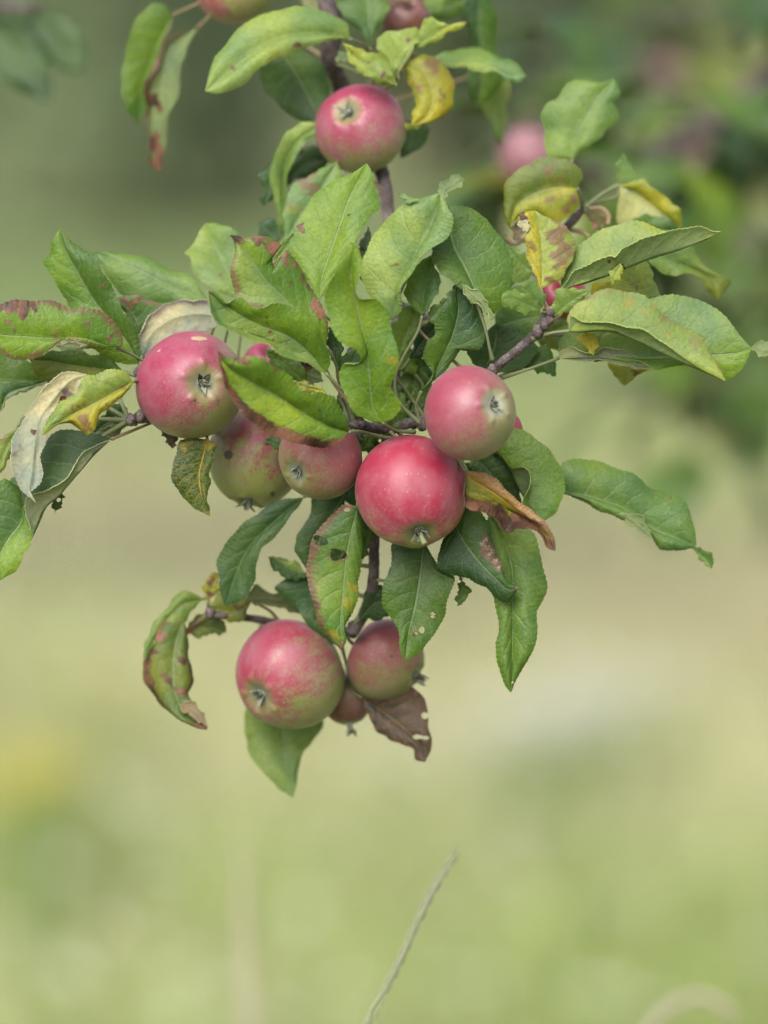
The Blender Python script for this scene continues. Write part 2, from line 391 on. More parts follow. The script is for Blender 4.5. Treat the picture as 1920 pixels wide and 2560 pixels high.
TWIG_NODES = []
PENDING = []          # leaves waiting for a stalk
SEED = [100]
def leaf(fr, base, tip, L, M, R, z=0, pal='mid', flip=False, bulge=.12, wave=.1, dl=0, dm=0, dr=0, spots=(), eb=(0, 0, 0), ep=(0, 0, 0), yl=0,
         purple=0, holes=(), pet=None, parent=None, name='leaf', label=None, ymat=False, pal2=None, hi=False, brown=0, teeth=36, nopet=False, tipc=None, curlL=None, curlR=None):
    """trace in photo frame fr; z = (base, tip) in cm nearer than focus; dl, dm, dr lift left edge, midrib, right edge"""
    SEED[0] += 1; sd = SEED[0]
    x0, y0, sc = FR[fr]
    zb, zt = (z, z) if not isinstance(z, tuple) else z
    def P3(p, u, lift):
        e = p[2] if len(p) > 2 else 0
        return list(at(x0+p[0]*sc, y0+p[1]*sc, zb+(zt-zb)*u+lift*math.sin(math.pi*min(max(u, 0), 1))+e))
    def curve(pts, lift):
        if not pts: pts = [((base[0]+tip[0])/2, (base[1]+tip[1])/2)]
        allp = [base]+list(pts)+[tip]
        d = [0]
        for a, b in zip(allp[:-1], allp[1:]): d.append(d[-1]+math.hypot(b[0]-a[0], b[1]-a[1]))
        return [P3(p, q/d[-1], lift) for p, q in zip(allp, d)]
    Mc = curve(M, dm)
    sl = ([curve(curlL[0], curlL[1])] if curlL else [])+[curve(L, dl)]
    sr = ([curve(curlR[0], curlR[1])] if curlR else [])+[curve(R, dr)]
    size = math.hypot(tip[0]-base[0], tip[1]-base[1])*sc
    def maskf(mask, U, Vv, px):
        a = np.abs(Vv); e = np.clip((a-.5)/.42, 0, 1)**1.1; tp = np.clip((U-.8)/.2, 0, 1)**1.5
        left = Vv < 0
        mask[..., 0] = np.maximum(np.where(left, eb[0], eb[1])*e, eb[2]*tp)+brown
        mask[..., 2] = np.maximum(np.where(left, ep[0], ep[1])*(e*.7+.3*a), ep[2]*tp)+purple
        mask[..., 1] = yl
        for h in holes:
            dd = np.sqrt(((px[..., 0]-(x0+h[0]*sc))/(h[2]*sc+2))**2+((px[..., 1]-(y0+h[1]*sc))/((h[3] if len(h) > 3 else h[2])*sc+2))**2)
            mask[..., 0] = np.maximum(mask[..., 0], .40*np.clip(2.4-1.4*dd, 0, 1))
        for s_ in spots:
            sx, sy, r, kind = s_[:4]; st = s_[4] if len(s_) > 4 else .9
            q0, q1 = px[..., 0]-(x0+sx*sc), px[..., 1]-(y0+sy*sc); rr = r*sc; ph_ = (sx*.37+sy*.71) % 6.28
            q0, q1 = q0+rr*.35*np.sin(q1/rr*2.6+ph_)+rr*.2*np.sin(q1/rr*6+ph_*2), q1+rr*.35*np.sin(q0/rr*2.3+ph_*1.7)+rr*.2*np.sin(q0/rr*5.3+ph_)
            dd = np.sqrt((q0*(1.0+.25*math.sin(ph_)))**2+(q1*(1-.25*math.sin(ph_)))**2)/rr
            c = {'b': 0, 'y': 1, 'p': 2}[kind]
            mask[..., c] = np.maximum(mask[..., c], st*np.clip(1.35-dd, 0, 1))
    hol = [(x0+h[0]*sc, y0+h[1]*sc, h[2]*sc, (h[3] if len(h) > 3 else h[2])*sc) for h in holes]
    fine = bool(holes) or hi
    nu, m = (150, 20) if holes else ((128, 10) if hi else (64, 6))
    if size < 90: nu, m, teeth = 30, 4, 9
    V, F, mi, uv, tt, mk, mats = leaf_surface(name, (sl, sr), Mc, nu=nu, m=m, bulge=bulge*.01*min(1, size/250), wave=wave*.01*min(1, size/250), seed=sd, tint=PAL[pal], maskf=maskf,
                                        holes=hol, flip=flip, teeth=teeth, pxf=px_of, mats=[M_ytop, M_under, M_rim] if ymat else None, tint2=PAL[pal2] if pal2 else None, tipc=PAL[tipc] if tipc else None,
                                        tooth=.0007 if size > 150 else .0003, quilt=.00035*min(1, size/300))
    o0 = np.array(Mc[0]); V = V-o0
    me = mesh_np(name, V, F, mats, mi, uv, {'tint': tt, 'mask': mk})
    o = bpy.data.objects.new(name, me)
    par = parent or BRANCH
    link(o, par); o.location = Vector(o0)-world_loc(par)
    if label: o['label'] = label
    if name == 'leaf' and not nopet:
        pp = None
        if pet:
            n = len(pet[0]); z1 = pet[1]
            pp = [Vector(o0)]+[at(x0+p[0]*sc, y0+p[1]*sc, (p[2] if len(p) > 2 else zb+(z1-zb)*(i+1)/n)) for i, p in enumerate(pet[0])]
        PENDING.append((o, Vector(o0), Vector(Mc[0])-Vector(Mc[1]), pp, sd))
    return o

# ------------------------------------------------------------------ ground, meadow, background
s = NT('meadow_soil'); tc = s.n('ShaderNodeTexCoord'); sp = s.n('ShaderNodeSeparateXYZ'); s.l(tc.outputs['Object'], sp.inputs[0])
n1 = s.noise(tc.outputs['Object'], 1.3, 3); n2 = s.noise(tc.outputs['Object'], 9, 4)
c = s.mix(s.sm(n1, .38, .62), (.22, .215, .12), (.165, .21, .09)); c = s.mix(s.sm(n2, .45, .7, 0, .6), c, (.34, .30, .15))
M_ground = s.bsdf(c, .95, .1, s.bump(n2, .6, .02))
me = bpy.data.meshes.new('ground'); g_ = 300
me.from_pydata([(-g_, -60, 0), (g_, -60, 0), (g_, 600, 0), (-g_, 600, 0)], [], [(0, 1, 2, 3)]); me.materials.append(M_ground)
o = bpy.data.objects.new('ground', me); link(o); tag(o, 'meadow ground', None, kind='structure')

def patch(x, y):
    """how straw coloured the meadow is at a spot, -1 green .. 1 dry"""
    p = .6*np.sin(x*1.7+y*.9+1)+.5*np.sin(x*.8-y*1.3+2.2)+.35*np.sin(x*3.1+y*2.7)+.5*np.sin(x*8+1)*np.sin(y*6+x*2)
    p += .5*np.exp(-((y-6.3)/.6)**2)
    p += 1.0*np.exp(-((y-12.0)/1.2)**2-((x-.5)/.5)**2)
    p -= 1.0*np.exp(-((y-10.2)/1.0)**2-((x+.25)/.5)**2)
    return p
s = NT('grass_blades'); ti = s.attr('tint')
M_grass = s.bsdf(ti.outputs['Color'], .6, .25, None, .3)
def grass_mesh(name, n, xr, yr, hmin, hmax, wd, seed):
    g = np.random.default_rng(seed)
    x = g.uniform(*xr, n); y = g.uniform(yr[0], yr[1], n)
    h = g.uniform(hmin, hmax, n)*(1+.5*np.sin(x*2.3)*np.sin(y*1.9)); a = g.uniform(0, 6.28, n); b = g.uniform(0, 6.28, n); lean = g.uniform(.1, .75, n)*h
    wx, wy = np.cos(a)*wd, np.sin(a)*wd
    V = np.zeros((n, 5, 3))
    for k, (t, ww) in enumerate(((0, 1), (0, -1), (.55, .75), (.55, -.75), (1, 0))):
        V[:, k, 0] = x+wx*ww+np.cos(b)*lean*t*t; V[:, k, 1] = y+wy*ww+np.sin(b)*lean*t*t; V[:, k, 2] = h*t*(1-.12*t)
    i = np.arange(n)*5
    F = np.concatenate([np.stack([i, i+1, i+3, i+2], 1), np.stack([i+2, i+3, i+4, np.full(n, -1)], 1)])
    p = patch(x, y)+g.normal(0, .55, n)
    f = np.clip(p*.5+.5, 0, 1)[:, None]
    c = np.array([.255, .32, .105])*(1-f)+np.array([.41, .385, .24])*f
    earth = (np.exp(-((y-7.5)/.75)**2)*(1-.6*np.clip((x-.1)/.5, 0, 1)))[:, None]*.75
    c = c*(1-earth)+np.array([.185, .17, .125])*earth
    far = np.clip((y-8.3)/2.2, 0, 1)[:, None]*(1-.6*np.exp(-((y-9.6)/.8)**2-((x-.45)/.35)**2))[:, None]*.85
    c = c*(1-far)+np.array([.18, .235, .105])*far
    c *= g.uniform(.8, 1.2, n)[:, None]
    cc = np.ones((n, 5, 4)); cc[:, :, :3] = c[:, None, :]
    return mesh_np(name, V.reshape(-1, 3), F, [M_grass], attrs={'tint': cc.reshape(-1, 4)}, smooth=False)
me = grass_mesh('meadow_grass', 90000, (-2.2, 2.2), (-1.5, 15), .06, .20, .0035, 3)
o = link(bpy.data.objects.new('meadow_grass', me)); tag(o, 'long mixed green and straw coloured meadow grass', 'grass', kind='stuff')

def leaf_cloud(name, n, centers, radii, size, cols_, seed, mat=None):
    g = np.random.default_rng(seed)
    k = g.integers(0, len(centers), n); C = np.array(centers)[k]; Rr = np.array(radii)[k]
    d = g.normal(size=(n, 3)); d /= np.linalg.norm(d, axis=1)[:, None]; r = g.random(n)**.45
    P = C+d*Rr*r[:, None]
    u = g.normal(size=(n, 3)); u /= np.linalg.norm(u, axis=1)[:, None]; v = np.cross(u, g.normal(size=(n, 3))); v /= np.linalg.norm(v, axis=1)[:, None]
    s1 = g.uniform(.6, 1.2, n)[:, None]*size
    V = np.stack([P-u*s1, P-u*s1*.1+v*s1*.5, P+u*s1, P-u*s1*.1-v*s1*.5], axis=1)
    i = np.arange(n)*4; F = np.stack([i, i+1, i+2, i+3], 1)
    cc = np.ones((n, 4, 4)); ci = g.integers(0, len(cols_), n); cc[:, :, :3] = (np.array(cols_)[ci]*g.uniform(.75, 1.25, n)[:, None])[:, None, :]
    return mesh_np(name, V.reshape(-1, 3), F, [mat or M_grass], attrs={'tint': cc.reshape(-1, 4)}, smooth=False)
GC = [(.22, .28, .15), (.26, .315, .165), (.18, .235, .12)]
def shrub_tree(x, y, h, wdt, seed, label, cols_=GC, group='shrubs along the far edge of the meadow', trunk=.09, low=.25):
    t = empty('shrub', (x, y, 0), label, 'shrub', group)
    g = random.Random(seed)
    cs = []; rs = []
    for k in range(16):
        cs.append((g.uniform(-wdt, wdt), g.uniform(-.5, .5), g.uniform(low, h))); q = g.uniform(.3, .6); rs.append((q, q*.8, q*.9))
    me = leaf_cloud('crown', 4200, cs, rs, .06, cols_, seed); c = bpy.data.objects.new('crown', me); link(c, t)
    tr = bpy.data.objects.new('trunk', tube_mesh('trunk', [(0, 0, 0), (.03, 0, h*.3), (-.05, .02, h*.6), (.02, 0, h*.9)], [trunk, trunk*.75, trunk*.5, trunk*.15], M_trunk, rough=.06)); link(tr, t)
    return t
for i, (x, y, h, wd, lb, cs_) in enumerate([
        (-1.5, 13.6, 2.2, .62, 'leafy green shrub at the far left edge of the blurred meadow', None),
        (-.60, 14.6, 2.6, .05, 'slim dark green shrub standing left of the gap in the far shrub row', [(.13, .18, .10), (.155, .205, .11)]),
        (.25, 16.0, 2.0, .25, 'paler green shrub in the middle of the far shrub row', [(.235, .275, .15), (.27, .30, .165)]),
        (1.0, 15.0, 2.4, .5, 'dark shrub behind the right hand apple foliage', [(.13, .17, .11), (.14, .19, .12)]),
        (2.3, 14.5, 2.4, .7, 'broad green shrub at the far right edge of the meadow', None)]):
    shrub_tree(x, y, h, wd, 40+i, lb, cs_ or GC)
# a far wood closes the meadow
cs = []; rs = []
for i in range(150):
    cs.append((random.uniform(-16, 16), 34+random.uniform(-2.5, 2.5), random.uniform(.4, 6.5))); rs.append((1.2, 1.1, 1.1))
me = leaf_cloud('distant_wood', 40000, cs, rs, .17, [(.22, .25, .135), (.27, .28, .15), (.17, .205, .11)], 77)
o = link(bpy.data.objects.new('distant_wood', me)); tag(o, 'far off green wood closing the meadow, one soft mass', 'wood', kind='stuff')

# flowers of the meadow
s = NT('flower_petals'); ti = s.attr('tint'); M_flower = s.bsdf(ti.outputs['Color'], .7, .2, None, .25)
def ground_at(px, py):
    d = at(px, py, 0)-CAM; k = -CAM.z/d.z
    return CAM+d*k
def flower_heads(name, spots_, colr, label, cat, r=.008, kind=None):
    V = []; F = []; Cc = []
    for (x, y, h) in spots_:
        b = len(V); n = 8
        V.append((x, y, h)); Cc.append((*colr, 1))
        for k in range(n*2):
            a = math.pi*k/n; q = r*(1.0 if k % 2 == 0 else .55)
            V.append((x+q*math.cos(a), y+q*math.sin(a), h+.002+.003*(k % 2))); Cc.append((*colr, 1))
        for k in range(n*2): F.append((b, b+1+k, b+1+(k+1) % (n*2), -1))
        b = len(V); V += [(x-.0012, y, 0), (x+.0012, y, 0), (x+.0008, y, h), (x-.0008, y, h)]; Cc += [(.12, .18, .05, 1)]*4; F.append((b, b+1, b+2, b+3))
    me = mesh_np(name, V, F, [M_flower], attrs={'tint': np.array(Cc)}, smooth=False)
    o = link(bpy.data.objects.new(name, me)); tag(o, label, cat, kind=kind); return o
def scatter(px, py, sx, sy, n, h0=.12, h1=.28):
    out = []
    for i in range(n):
        h = random.uniform(h0, h1); d = at(random.gauss(px, sx), random.gauss(py, sy), 0)-CAM; p = CAM+d*((h-CAM.z)/d.z); out.append((p.x, p.y, h))
    return out
flower_heads('yellow_flowers', scatter(70, 1945, 55, 40, 75)+scatter(250, 1690, 60, 40, 12), (.46, .41, .09), 'patch of small yellow flowers blurred in the meadow at left', 'flowers', .016, 'stuff')
flower_heads('pale_flowers', scatter(1400, 1770, 110, 50, 130, .12, .2)+scatter(1150, 1850, 150, 50, 35, .12, .2)+scatter(1650, 1690, 90, 40, 30, .12, .2), (.62, .60, .55), 'patch of whitish flowers blurred in the meadow at right', 'flowers', .013, 'stuff')
spots_ = [p for k in range(26) for p in scatter(random.uniform(0, 1920), random.uniform(1900, 2600), 5, 5, 1, .08, .16)]
for (x, y, n) in ((750, 2270, 9), (160, 2200, 9), (190, 2450, 12), (560, 2500, 6), (1150, 2430, 6), (300, 1720, 14), (230, 1650, 14), (1280, 2080, 8), (900, 2480, 6), (1500, 2260, 7), (40, 2330, 7), (1780, 2120, 7), (1000, 1950, 6), (420, 2080, 6)):
    spots_ += scatter(x, y, 30, 22, max(1, n//4), .1, .16)
flower_heads('meadow_flowers', spots_, (.58, .60, .48), 'scattered pale flower heads blurred in the near meadow', 'flowers', .021, 'stuff')

# ------------------------------------------------------------------ the hanging branch: wood
BRANCH = empty('apple_branch', at(815, -60, -9), 'apple branch in focus hanging into the middle of the picture with green and browning leaves', 'branch')
def twig(pts, rads, name='twig', parent=None, mat=None, nodes=True, **k):
    P = [at(*p) for p in pts]
    if nodes:
        Q = resample([list(p) for p in P], np.linspace(0, 1, 14))
        TWIG_NODES.extend([Vector(q) for q in Q])
    return tube(name, P, [r*.001 for r in rads], mat or M_bark, parent or BRANCH, rough=.09, **k)
twig([(790, -700, -22), (800, -400, -16), (805, -60, -10), (832, 60, -10), (826, 135, -10.5), (852, 215, -12), (905, 330, -13), (958, 445, -9), (972, 560, -8), (985, 720, -7), (990, 900, -4), (975, 1068, -1.5)],
     [7.5, 6.5, 5.6, 5.2, 5.0, 4.6, 4.3, 3.6, 3.4, 3.2, 3.2, 3.6], n=90)
twig([(975, 1068, -1.5), (950, 1200, -2.5), (936, 1350, -3), (932, 1460, -3.5), (905, 1545, -4.5), (878, 1590, -5)], [3.4, 2.9, 2.8, 2.9, 3.0, 2.4], n=60)
twig([(885, 1575, -5), (800, 1585, -8), (700, 1562, -8), (640, 1548, -7), (560, 1538, -6), (523, 1535, -6)], [2.4, 2.2, 2.2, 2.0, 1.8, 2.0])
twig([(975, 1070, -1.5), (930, 1068, -.5), (900, 1062, 0), (870, 1060, -.5)], [3.2, 2.6, 2.6, 1.6])
twig([(980, 1070, -1.5), (1080, 1040, -1), (1170, 985, 0), (1232, 925, 1), (1290, 878, 1.6), (1335, 838, 2), (1362, 800, 2.4), (1374, 772, 2.6)], [3.0, 2.6, 2.4, 2.4, 2.3, 2.4, 3.0, 1.7], n=60)
twig([(985, 760, -7), (1130, 800, -7), (1280, 700, -8), (1372, 620, -8), (1430, 552, -8), (1458, 522, -8)], [2.6, 2.4, 2.4, 2.3, 2.4, 1.8])
twig([(960, 1070, -1.5), (780, 1120, -5), (600, 1080, -5), (450, 1050, -3), (385, 1043, -1), (345, 1046, 0), (322, 1050, .2)], [2.6, 2.4, 2.4, 2.5, 2.8, 2.6, 1.5])
# knobs and buds at the joints
def knob(px, py, z, r, name='bud', mat=None):
    P = at(px, py, z); g = np.random.default_rng(int(px))
    V = []; F = []; n1_, n2_ = 7, 9
    for i in range(n1_+1):
        th = math.pi*i/n1_
        for k in range(n2_):
            q = r*.001*(1+g.uniform(-.22, .22)); ph = 6.283*k/n2_
            V.append((P.x+q*math.sin(th)*math.cos(ph), P.y+q*math.sin(th)*math.sin(ph), P.z+q*math.cos(th)*1.2))
    for i in range(n1_):
        for k in range(n2_):
            F.append((i*n2_+k, (i+1)*n2_+k, (i+1)*n2_+(k+1) % n2_, i*n2_+(k+1) % n2_))
    o = link(bpy.data.objects.new(name, mesh_np(name, V, F, [mat or M_bark])), BRANCH); o.matrix_parent_inverse = Matrix.Translation(-world_loc(BRANCH)); return o
for k in [(1055, 1062, .3, 2.6), (966, 1066, .3, 2.6), (905, 1060, .2, 2.2), (345, 930, 0, 2.4), (326, 1049, .6, 2.6), (350, 1040, .3, 2.8),
          (1345, 828, 2.8, 3.0), (1362, 812, 3.0, 2.4), (1374, 800, 3.0, 2.2), (1378, 785, 3.0, 1.9), (524, 1532, -5.8, 2.6), (884, 1572, -4.6, 3.4), (1232, 925, 1.4, 2.6), (885, 890, -3, 4)]:
    knob(*k)

# ------------------------------------------------------------------ leaves traced one by one
# --- upper part
leaf('O', (755, 84), (443, 197), [(700, 90), (640, 108), (560, 150), (510, 190), (470, 204)], [(700, 76), (620, 84), (540, 120), (480, 165)], [(748, 52), (695, 22), (620, 18), (530, 52), (470, 115)], z=(-7, -5), pal='light', dl=.3, dr=-.5,
     spots=[(640, 97, 9, 'b'), (505, 148, 8, 'b', .7), (570, 60, 60, 'y', .5)], ep=(.5, .4, .6), pet=([(790, 100), (800, 130)], -10), bulge=.25)
leaf('O', (600, 105), (690, 272), [(660, 108), (712, 180), (706, 245)], [(635, 150), (665, 205), (684, 245)], [(560, 138), (575, 190), (612, 238), (655, 264)], z=(-10, -9.5), pal='mid', pal2='dark', dl=-.2, dr=-.3)
leaf('A', (640, 105), (400, 850), [(600, 260), (540, 430), (472, 600), (474, 780)], [(600, 200), (530, 380), (450, 560), (430, 700)], [(560, 30), (430, 70), (335, 250), (308, 480), (276, 640), (335, 780)], z=-14, pal='deep', dl=.6, dr=.3, eb=(.6, .25, .4), spots=[(560, 480, 60, 'b', .7)],
     pet=([(720, 68), (830, 18), (1000, -60)], -12), yl=.1)
leaf('A', (812, 190), (556, 1192), [(740, 330), (690, 520), (650, 700), (608, 880), (588, 1010)], [(650, 290), (585, 500), (565, 700), (520, 850), (515, 1050)], [(620, 270), (550, 450), (455, 610), (470, 760), (485, 930), (478, 1110)], z=-13, pal='bluel', pal2='light', dl=.9, dm=0, dr=.5, flip=True,
     eb=(.2, .75, 1.3), ep=(.2, .8, .9), spots=[(530, 1000, 70, 'b', .9), (530, 700, 60, 'b', .7)], pet=([(880, 130), (960, 20)], -12))
leaf('B', (625, 332), (600, -230), [(560, 220), (450, 120), (378, 30), (370, -90)], [(618, 200), (608, 0)], [(660, 240), (722, 120), (757, 10), (735, -110)], z=(-9, -10), pal='mid', pet=([(632, 450), (650, 600)], -11))
leaf('B', (430, 296), (812, 594), [(490, 325), (600, 352), (700, 378), (770, 470)], [(520, 395), (620, 455), (720, 530)], [(465, 370), (530, 480), (610, 540), (710, 572)], z=(-6, -5), pal='ylight', spots=[(715, 522, 26, 'b'), (610, 440, 14, 'p', .9)], wave=.3, ep=(.3, .3, 0), nopet=True)
leaf('B', (440, 360), (385, 425), [(410, 360)], [(420, 390)], [(480, 395), (450, 425)], z=-7, pal='bluel', nopet=True)
leaf('B', (780, 500), (1000, 245), [(735, 420), (668, 340), (690, 255), (800, 205), (930, 195)], [(790, 430), (840, 350), (920, 280)], [(835, 480), (880, 400), (930, 330), (985, 290)], z=(-6, -7), pal='light', wave=.3, spots=[(880, 275, 18, 'b'), (770, 400, 60, 'y', .6)])
leaf('B', (770, 520), (825, 555), [(750, 450), (770, 440)], [(790, 500)], [(900, 350), (930, 320), (870, 430), (830, 470)], z=-5.5, pal='ylight', nopet=True)
leaf('B', (870, 330), (1296, 150), [(960, 240), (1000, 135), (1060, 120), (1150, 170)], [(950, 310), (1060, 245), (1180, 170)], [(960, 335), (1080, 285), (1190, 222), (1270, 178)], z=(-7, -6), pal='light', pal2='ylight', ep=(0, 0, .8), pet=([(930, 390)], -9))
leaf('B', (845, 452), (905, 868), [(980, 385), (1110, 428), (1196, 560), (1194, 720), (1090, 825), (990, 850)], [(960, 480), (1030, 580), (1050, 700), (1000, 815)], [(890, 560), (930, 680), (925, 800)], z=(-7, -6), pal='yellow', bulge=.3, label='orange and yellow curled leaf beside the upper apple', dl=-.6,
     spots=[(1050, 430, 80, 'p', .8), (970, 600, 50, 'p', .7), (1120, 640, 40, 'b', .5), (1110, 690, 40, 'p', .7)], yl=.5, ep=(.5, .4, 0), pet=([(800, 560), (720, 610)], -11))
leaf('B', (860, 850), (1060, 830), [(900, 860)], [(950, 860)], [(880, 900), (980, 870)], z=-7, pal='olive', nopet=True)
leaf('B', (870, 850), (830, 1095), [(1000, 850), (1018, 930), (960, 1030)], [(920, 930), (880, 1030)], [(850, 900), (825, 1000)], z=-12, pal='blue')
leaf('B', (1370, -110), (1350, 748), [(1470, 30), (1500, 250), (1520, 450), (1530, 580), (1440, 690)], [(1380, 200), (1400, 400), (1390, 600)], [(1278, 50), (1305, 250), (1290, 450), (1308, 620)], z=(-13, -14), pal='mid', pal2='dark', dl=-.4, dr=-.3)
leaf('B', (1060, 400), (1700, 528), [(1150, 352), (1290, 328), (1420, 360), (1560, 410), (1660, 470)], [(1150, 425), (1300, 430), (1450, 440), (1600, 510)], [(1120, 470), (1300, 475), (1440, 488), (1560, 545), (1650, 566)], z=(-10, -8), pal='bluel', pal2='light', dl=-.8, dr=.3, pet=([(960, 400), (800, 520)], -11))
leaf('C', (165, 430), (128, 835), [(172, 550), (152, 680), (140, 770)], [(110, 600), (115, 720)], [(20, 600), (60, 720), (100, 800)], z=-16, pal='light', eb=(.4, .2, .7), ep=(.6, .3, .7))
leaf('B', (1160, -100), (770, -30), [(1120, 60), (1030, 95), (930, 60), (840, 20)], [(950, -20)], [(1050, -100), (900, -90)], z=-14, pal='light')
leaf('B', (300, 120), (130, -90), [(200, 60), (130, 0)], [(240, 20)], [(350, 60), (300, -60)], z=-13, pal='pale', flip=True)
leaf('B', (700, 230), (1000, -60), [(720, 90), (850, -40)], [(830, 90)], [(780, 250), (900, 120)], z=-13.5, pal='blue')
leaf('B', (980, 60), (1300, -20), [(1100, -80)], [(1150, 40)], [(1080, 130), (1250, 100)], z=-16, pal='mid')
# --- left of the upper apple
leaf('O', (612, 530), (692, 266), [(594, 440), (586, 370), (600, 310), (645, 268)], [(610, 440), (612, 380), (632, 320)], [(617, 450), (624, 385), (652, 312), (692, 286)], z=(-9, -8), pal='light', pal2='bluel', dl=.3, dr=.5, pet=([(615, 560), (660, 620)], -8))
leaf('O', (610, 410), (722, 340), [(620, 350), (650, 322), (695, 320)], [(660, 355)], [(640, 390), (690, 370)], z=-10, pal='dark')
leaf('O', (597, 345), (570, 446), [(602, 385), (596, 425)], [(582, 395)], [(560, 375), (572, 405), (562, 425)], z=-9, pal='blue', teeth=5)
leaf('O', (728, 350), (618, 520), [(742, 400), (715, 460), (660, 508)], [(690, 410), (645, 470)], [(680, 372), (634, 402), (611, 460)], z=(-7, -6), pal='light', spots=[(680, 400, 45, 'p', .75), (640, 460, 30, 'y', .8), (625, 440, 20, 'p', .6)], yl=.15)
leaf('E', (690, 575), (545, 440), [(610, 560), (560, 530)], [(620, 500)], [(690, 500), (650, 410)], z=-8, pal='blue')
leaf('E', (410, 960), (178, 434), [(280, 920), (150, 830), (92, 770), (68, 690), (22, 643), (108, 570), (130, 500)], [(370, 850), (300, 720), (220, 560)], [(440, 800), (445, 620), (390, 500), (290, 440)], z=(-5, -6.5), pal='light', pal2='bluel', dl=.4, spots=[(285, 800, 26, 'p', .9)])
leaf('E', (655, 705), (815, 470), [(655, 620), (730, 530)], [(735, 590)], [(740, 690), (830, 580)], z=-1, pal='bluel')
# --- centre crown of leaves
leaf('E', (958, 962), (1290, 24), [(900, 860), (790, 720), (748, 620), (785, 555), (822, 450), (858, 340), (960, 205), (1080, 138), (1205, 92)], [(985, 800), (1050, 620), (1110, 450), (1180, 250), (1240, 130)],
     [(1010, 920), (1080, 790), (1170, 640), (1240, 530), (1310, 400), (1368, 300), (1348, 160), (1322, 70)], z=(2, .5), pal='fresh', hi=True, dl=-.3, dr=.3, label='large fresh green upright leaf with small brown specks',
     spots=[(838, 468, 34, 'b'), (1165, 380, 14, 'b'), (1108, 465, 15, 'p', 1.), (1190, 450, 12, 'p', 1.), (1160, 630, 20, 'p', .9), (1310, 340, 12, 'p', 1.), (850, 390, 30, 'p', .6)], ep=(.2, .1, 0), pet=([(950, 1100), (1010, 1450), (1250, 1780)], .5))
leaf('E', (1250, 700), (1300, 455), [(1222, 620), (1268, 540)], [(1275, 600)], [(1292, 650), (1322, 560), (1308, 490)], z=-1, pal='pale', spots=[(1250, 620, 25, 'b', .6)])
leaf('F', (255, 1330), (665, 272), [(100, 1180), (8, 980), (35, 800), (130, 610), (240, 465), (360, 345), (430, 335), (520, 318)], [(330, 1130), (420, 930), (520, 720), (600, 520), (650, 370)],
     [(365, 1220), (345, 1060), (430, 930), (560, 780), (700, 660), (758, 530), (730, 390)], z=(3, 3), pal='light', hi=True, dl=-.5, dr=.9, bulge=.25, label='broad light green leaf with curled tip above the centre', spots=[(320, 880, 26, 'p', 1.), (260, 880, 18, 'p', .9), (420, 440, 20, 'y', .8), (560, 480, 26, 'p', .6), (620, 500, 16, 'p', .9)],
     ep=(.35, .1, 0), pet=([(200, 1500), (190, 1900), (240, 2200)], .5))
leaf('F', (690, 340), (862, 152), [(652, 255), (685, 180), (760, 138), (825, 125)], [(700, 260), (780, 190)], [(722, 285), (790, 240), (856, 205)], z=(3.2, 2.6), pal='light', flip=True, name='leaf_tip')
leaf('F', (410, 365), (322, 276), [(350, 320)], [(370, 320)], [(470, 330), (400, 300)], z=(3.2, 3), pal='light', name='leaf_tip', ep=(0, 0, .8))
leaf('F', (515, 1290), (590, 790), [(420, 1200), (365, 1100), (395, 960), (500, 840)], [(530, 1150), (560, 1000), (590, 880)], [(560, 1230), (650, 1110), (658, 1000), (625, 880)], z=(1.5, 1), pal='fresh', pal2='bluel', hi=True, dr=.3, pet=([(480, 1420), (350, 1650), (290, 1810), (320, 2000), (500, 2190)], 1))
leaf('F', (310, 1660), (500, 1180), [(235, 1500), (280, 1350), (380, 1230)], [(370, 1480), (440, 1330)], [(420, 1520), (510, 1350), (535, 1250)], z=(.3, .5), pal='fresh', pal2='bluel')
leaf('E', (1400, 1812), (1203, 566), [(1300, 1800), (1175, 1730), (1125, 1580), (1120, 1462), (1180, 1432), (1243, 1400), (1222, 1325), (1080, 1230), (1003, 1030), (1020, 890), (1110, 720)], [(1330, 1700), (1310, 1480), (1270, 1250), (1220, 1000), (1185, 800)],
     [(1480, 1780), (1524, 1690), (1455, 1560), (1508, 1420), (1492, 1260), (1440, 1080), (1350, 968), (1240, 925), (1262, 760), (1240, 630)], z=(3.5, 5.5), pal='fresh', hi=True, wave=.2, label='wavy bright green leaf in front of the centre', yl=.18, dl=.2, dr=.3,
     spots=[(1060, 880, 30, 'p', .5), (1450, 1400, 60, 'y', .6), (1040, 1000, 60, 'y', .5)], pet=([(1500, 1870), (1620, 1880)], 1.5))
leaf('E', (1010, 1290), (343, 518), [(900, 1200), (700, 1080), (450, 988), (372, 900), (346, 740), (382, 640), (370, 560)], [(900, 1130), (720, 960), (560, 790), (430, 610)], [(1022, 1140), (940, 950), (850, 770), (740, 635), (662, 738), (640, 655), (692, 600), (600, 532), (470, 530)],
     z=(2, 3), pal='light', pal2='fresh', hi=True, label='green leaf with shrivelled brown tip and purple left half', eb=(.2, .45, 1.1), ep=(.75, .45, .5), dl=.4, dr=-.3,
     spots=[(950, 1020, 50, 'b'), (985, 1080, 34, 'b'), (640, 600, 55, 'b', 1.1), (560, 550, 55, 'b', 1.1), (720, 680, 45, 'p', 1.2), (760, 850, 45, 'b', .42), (930, 970, 25, 'b')])
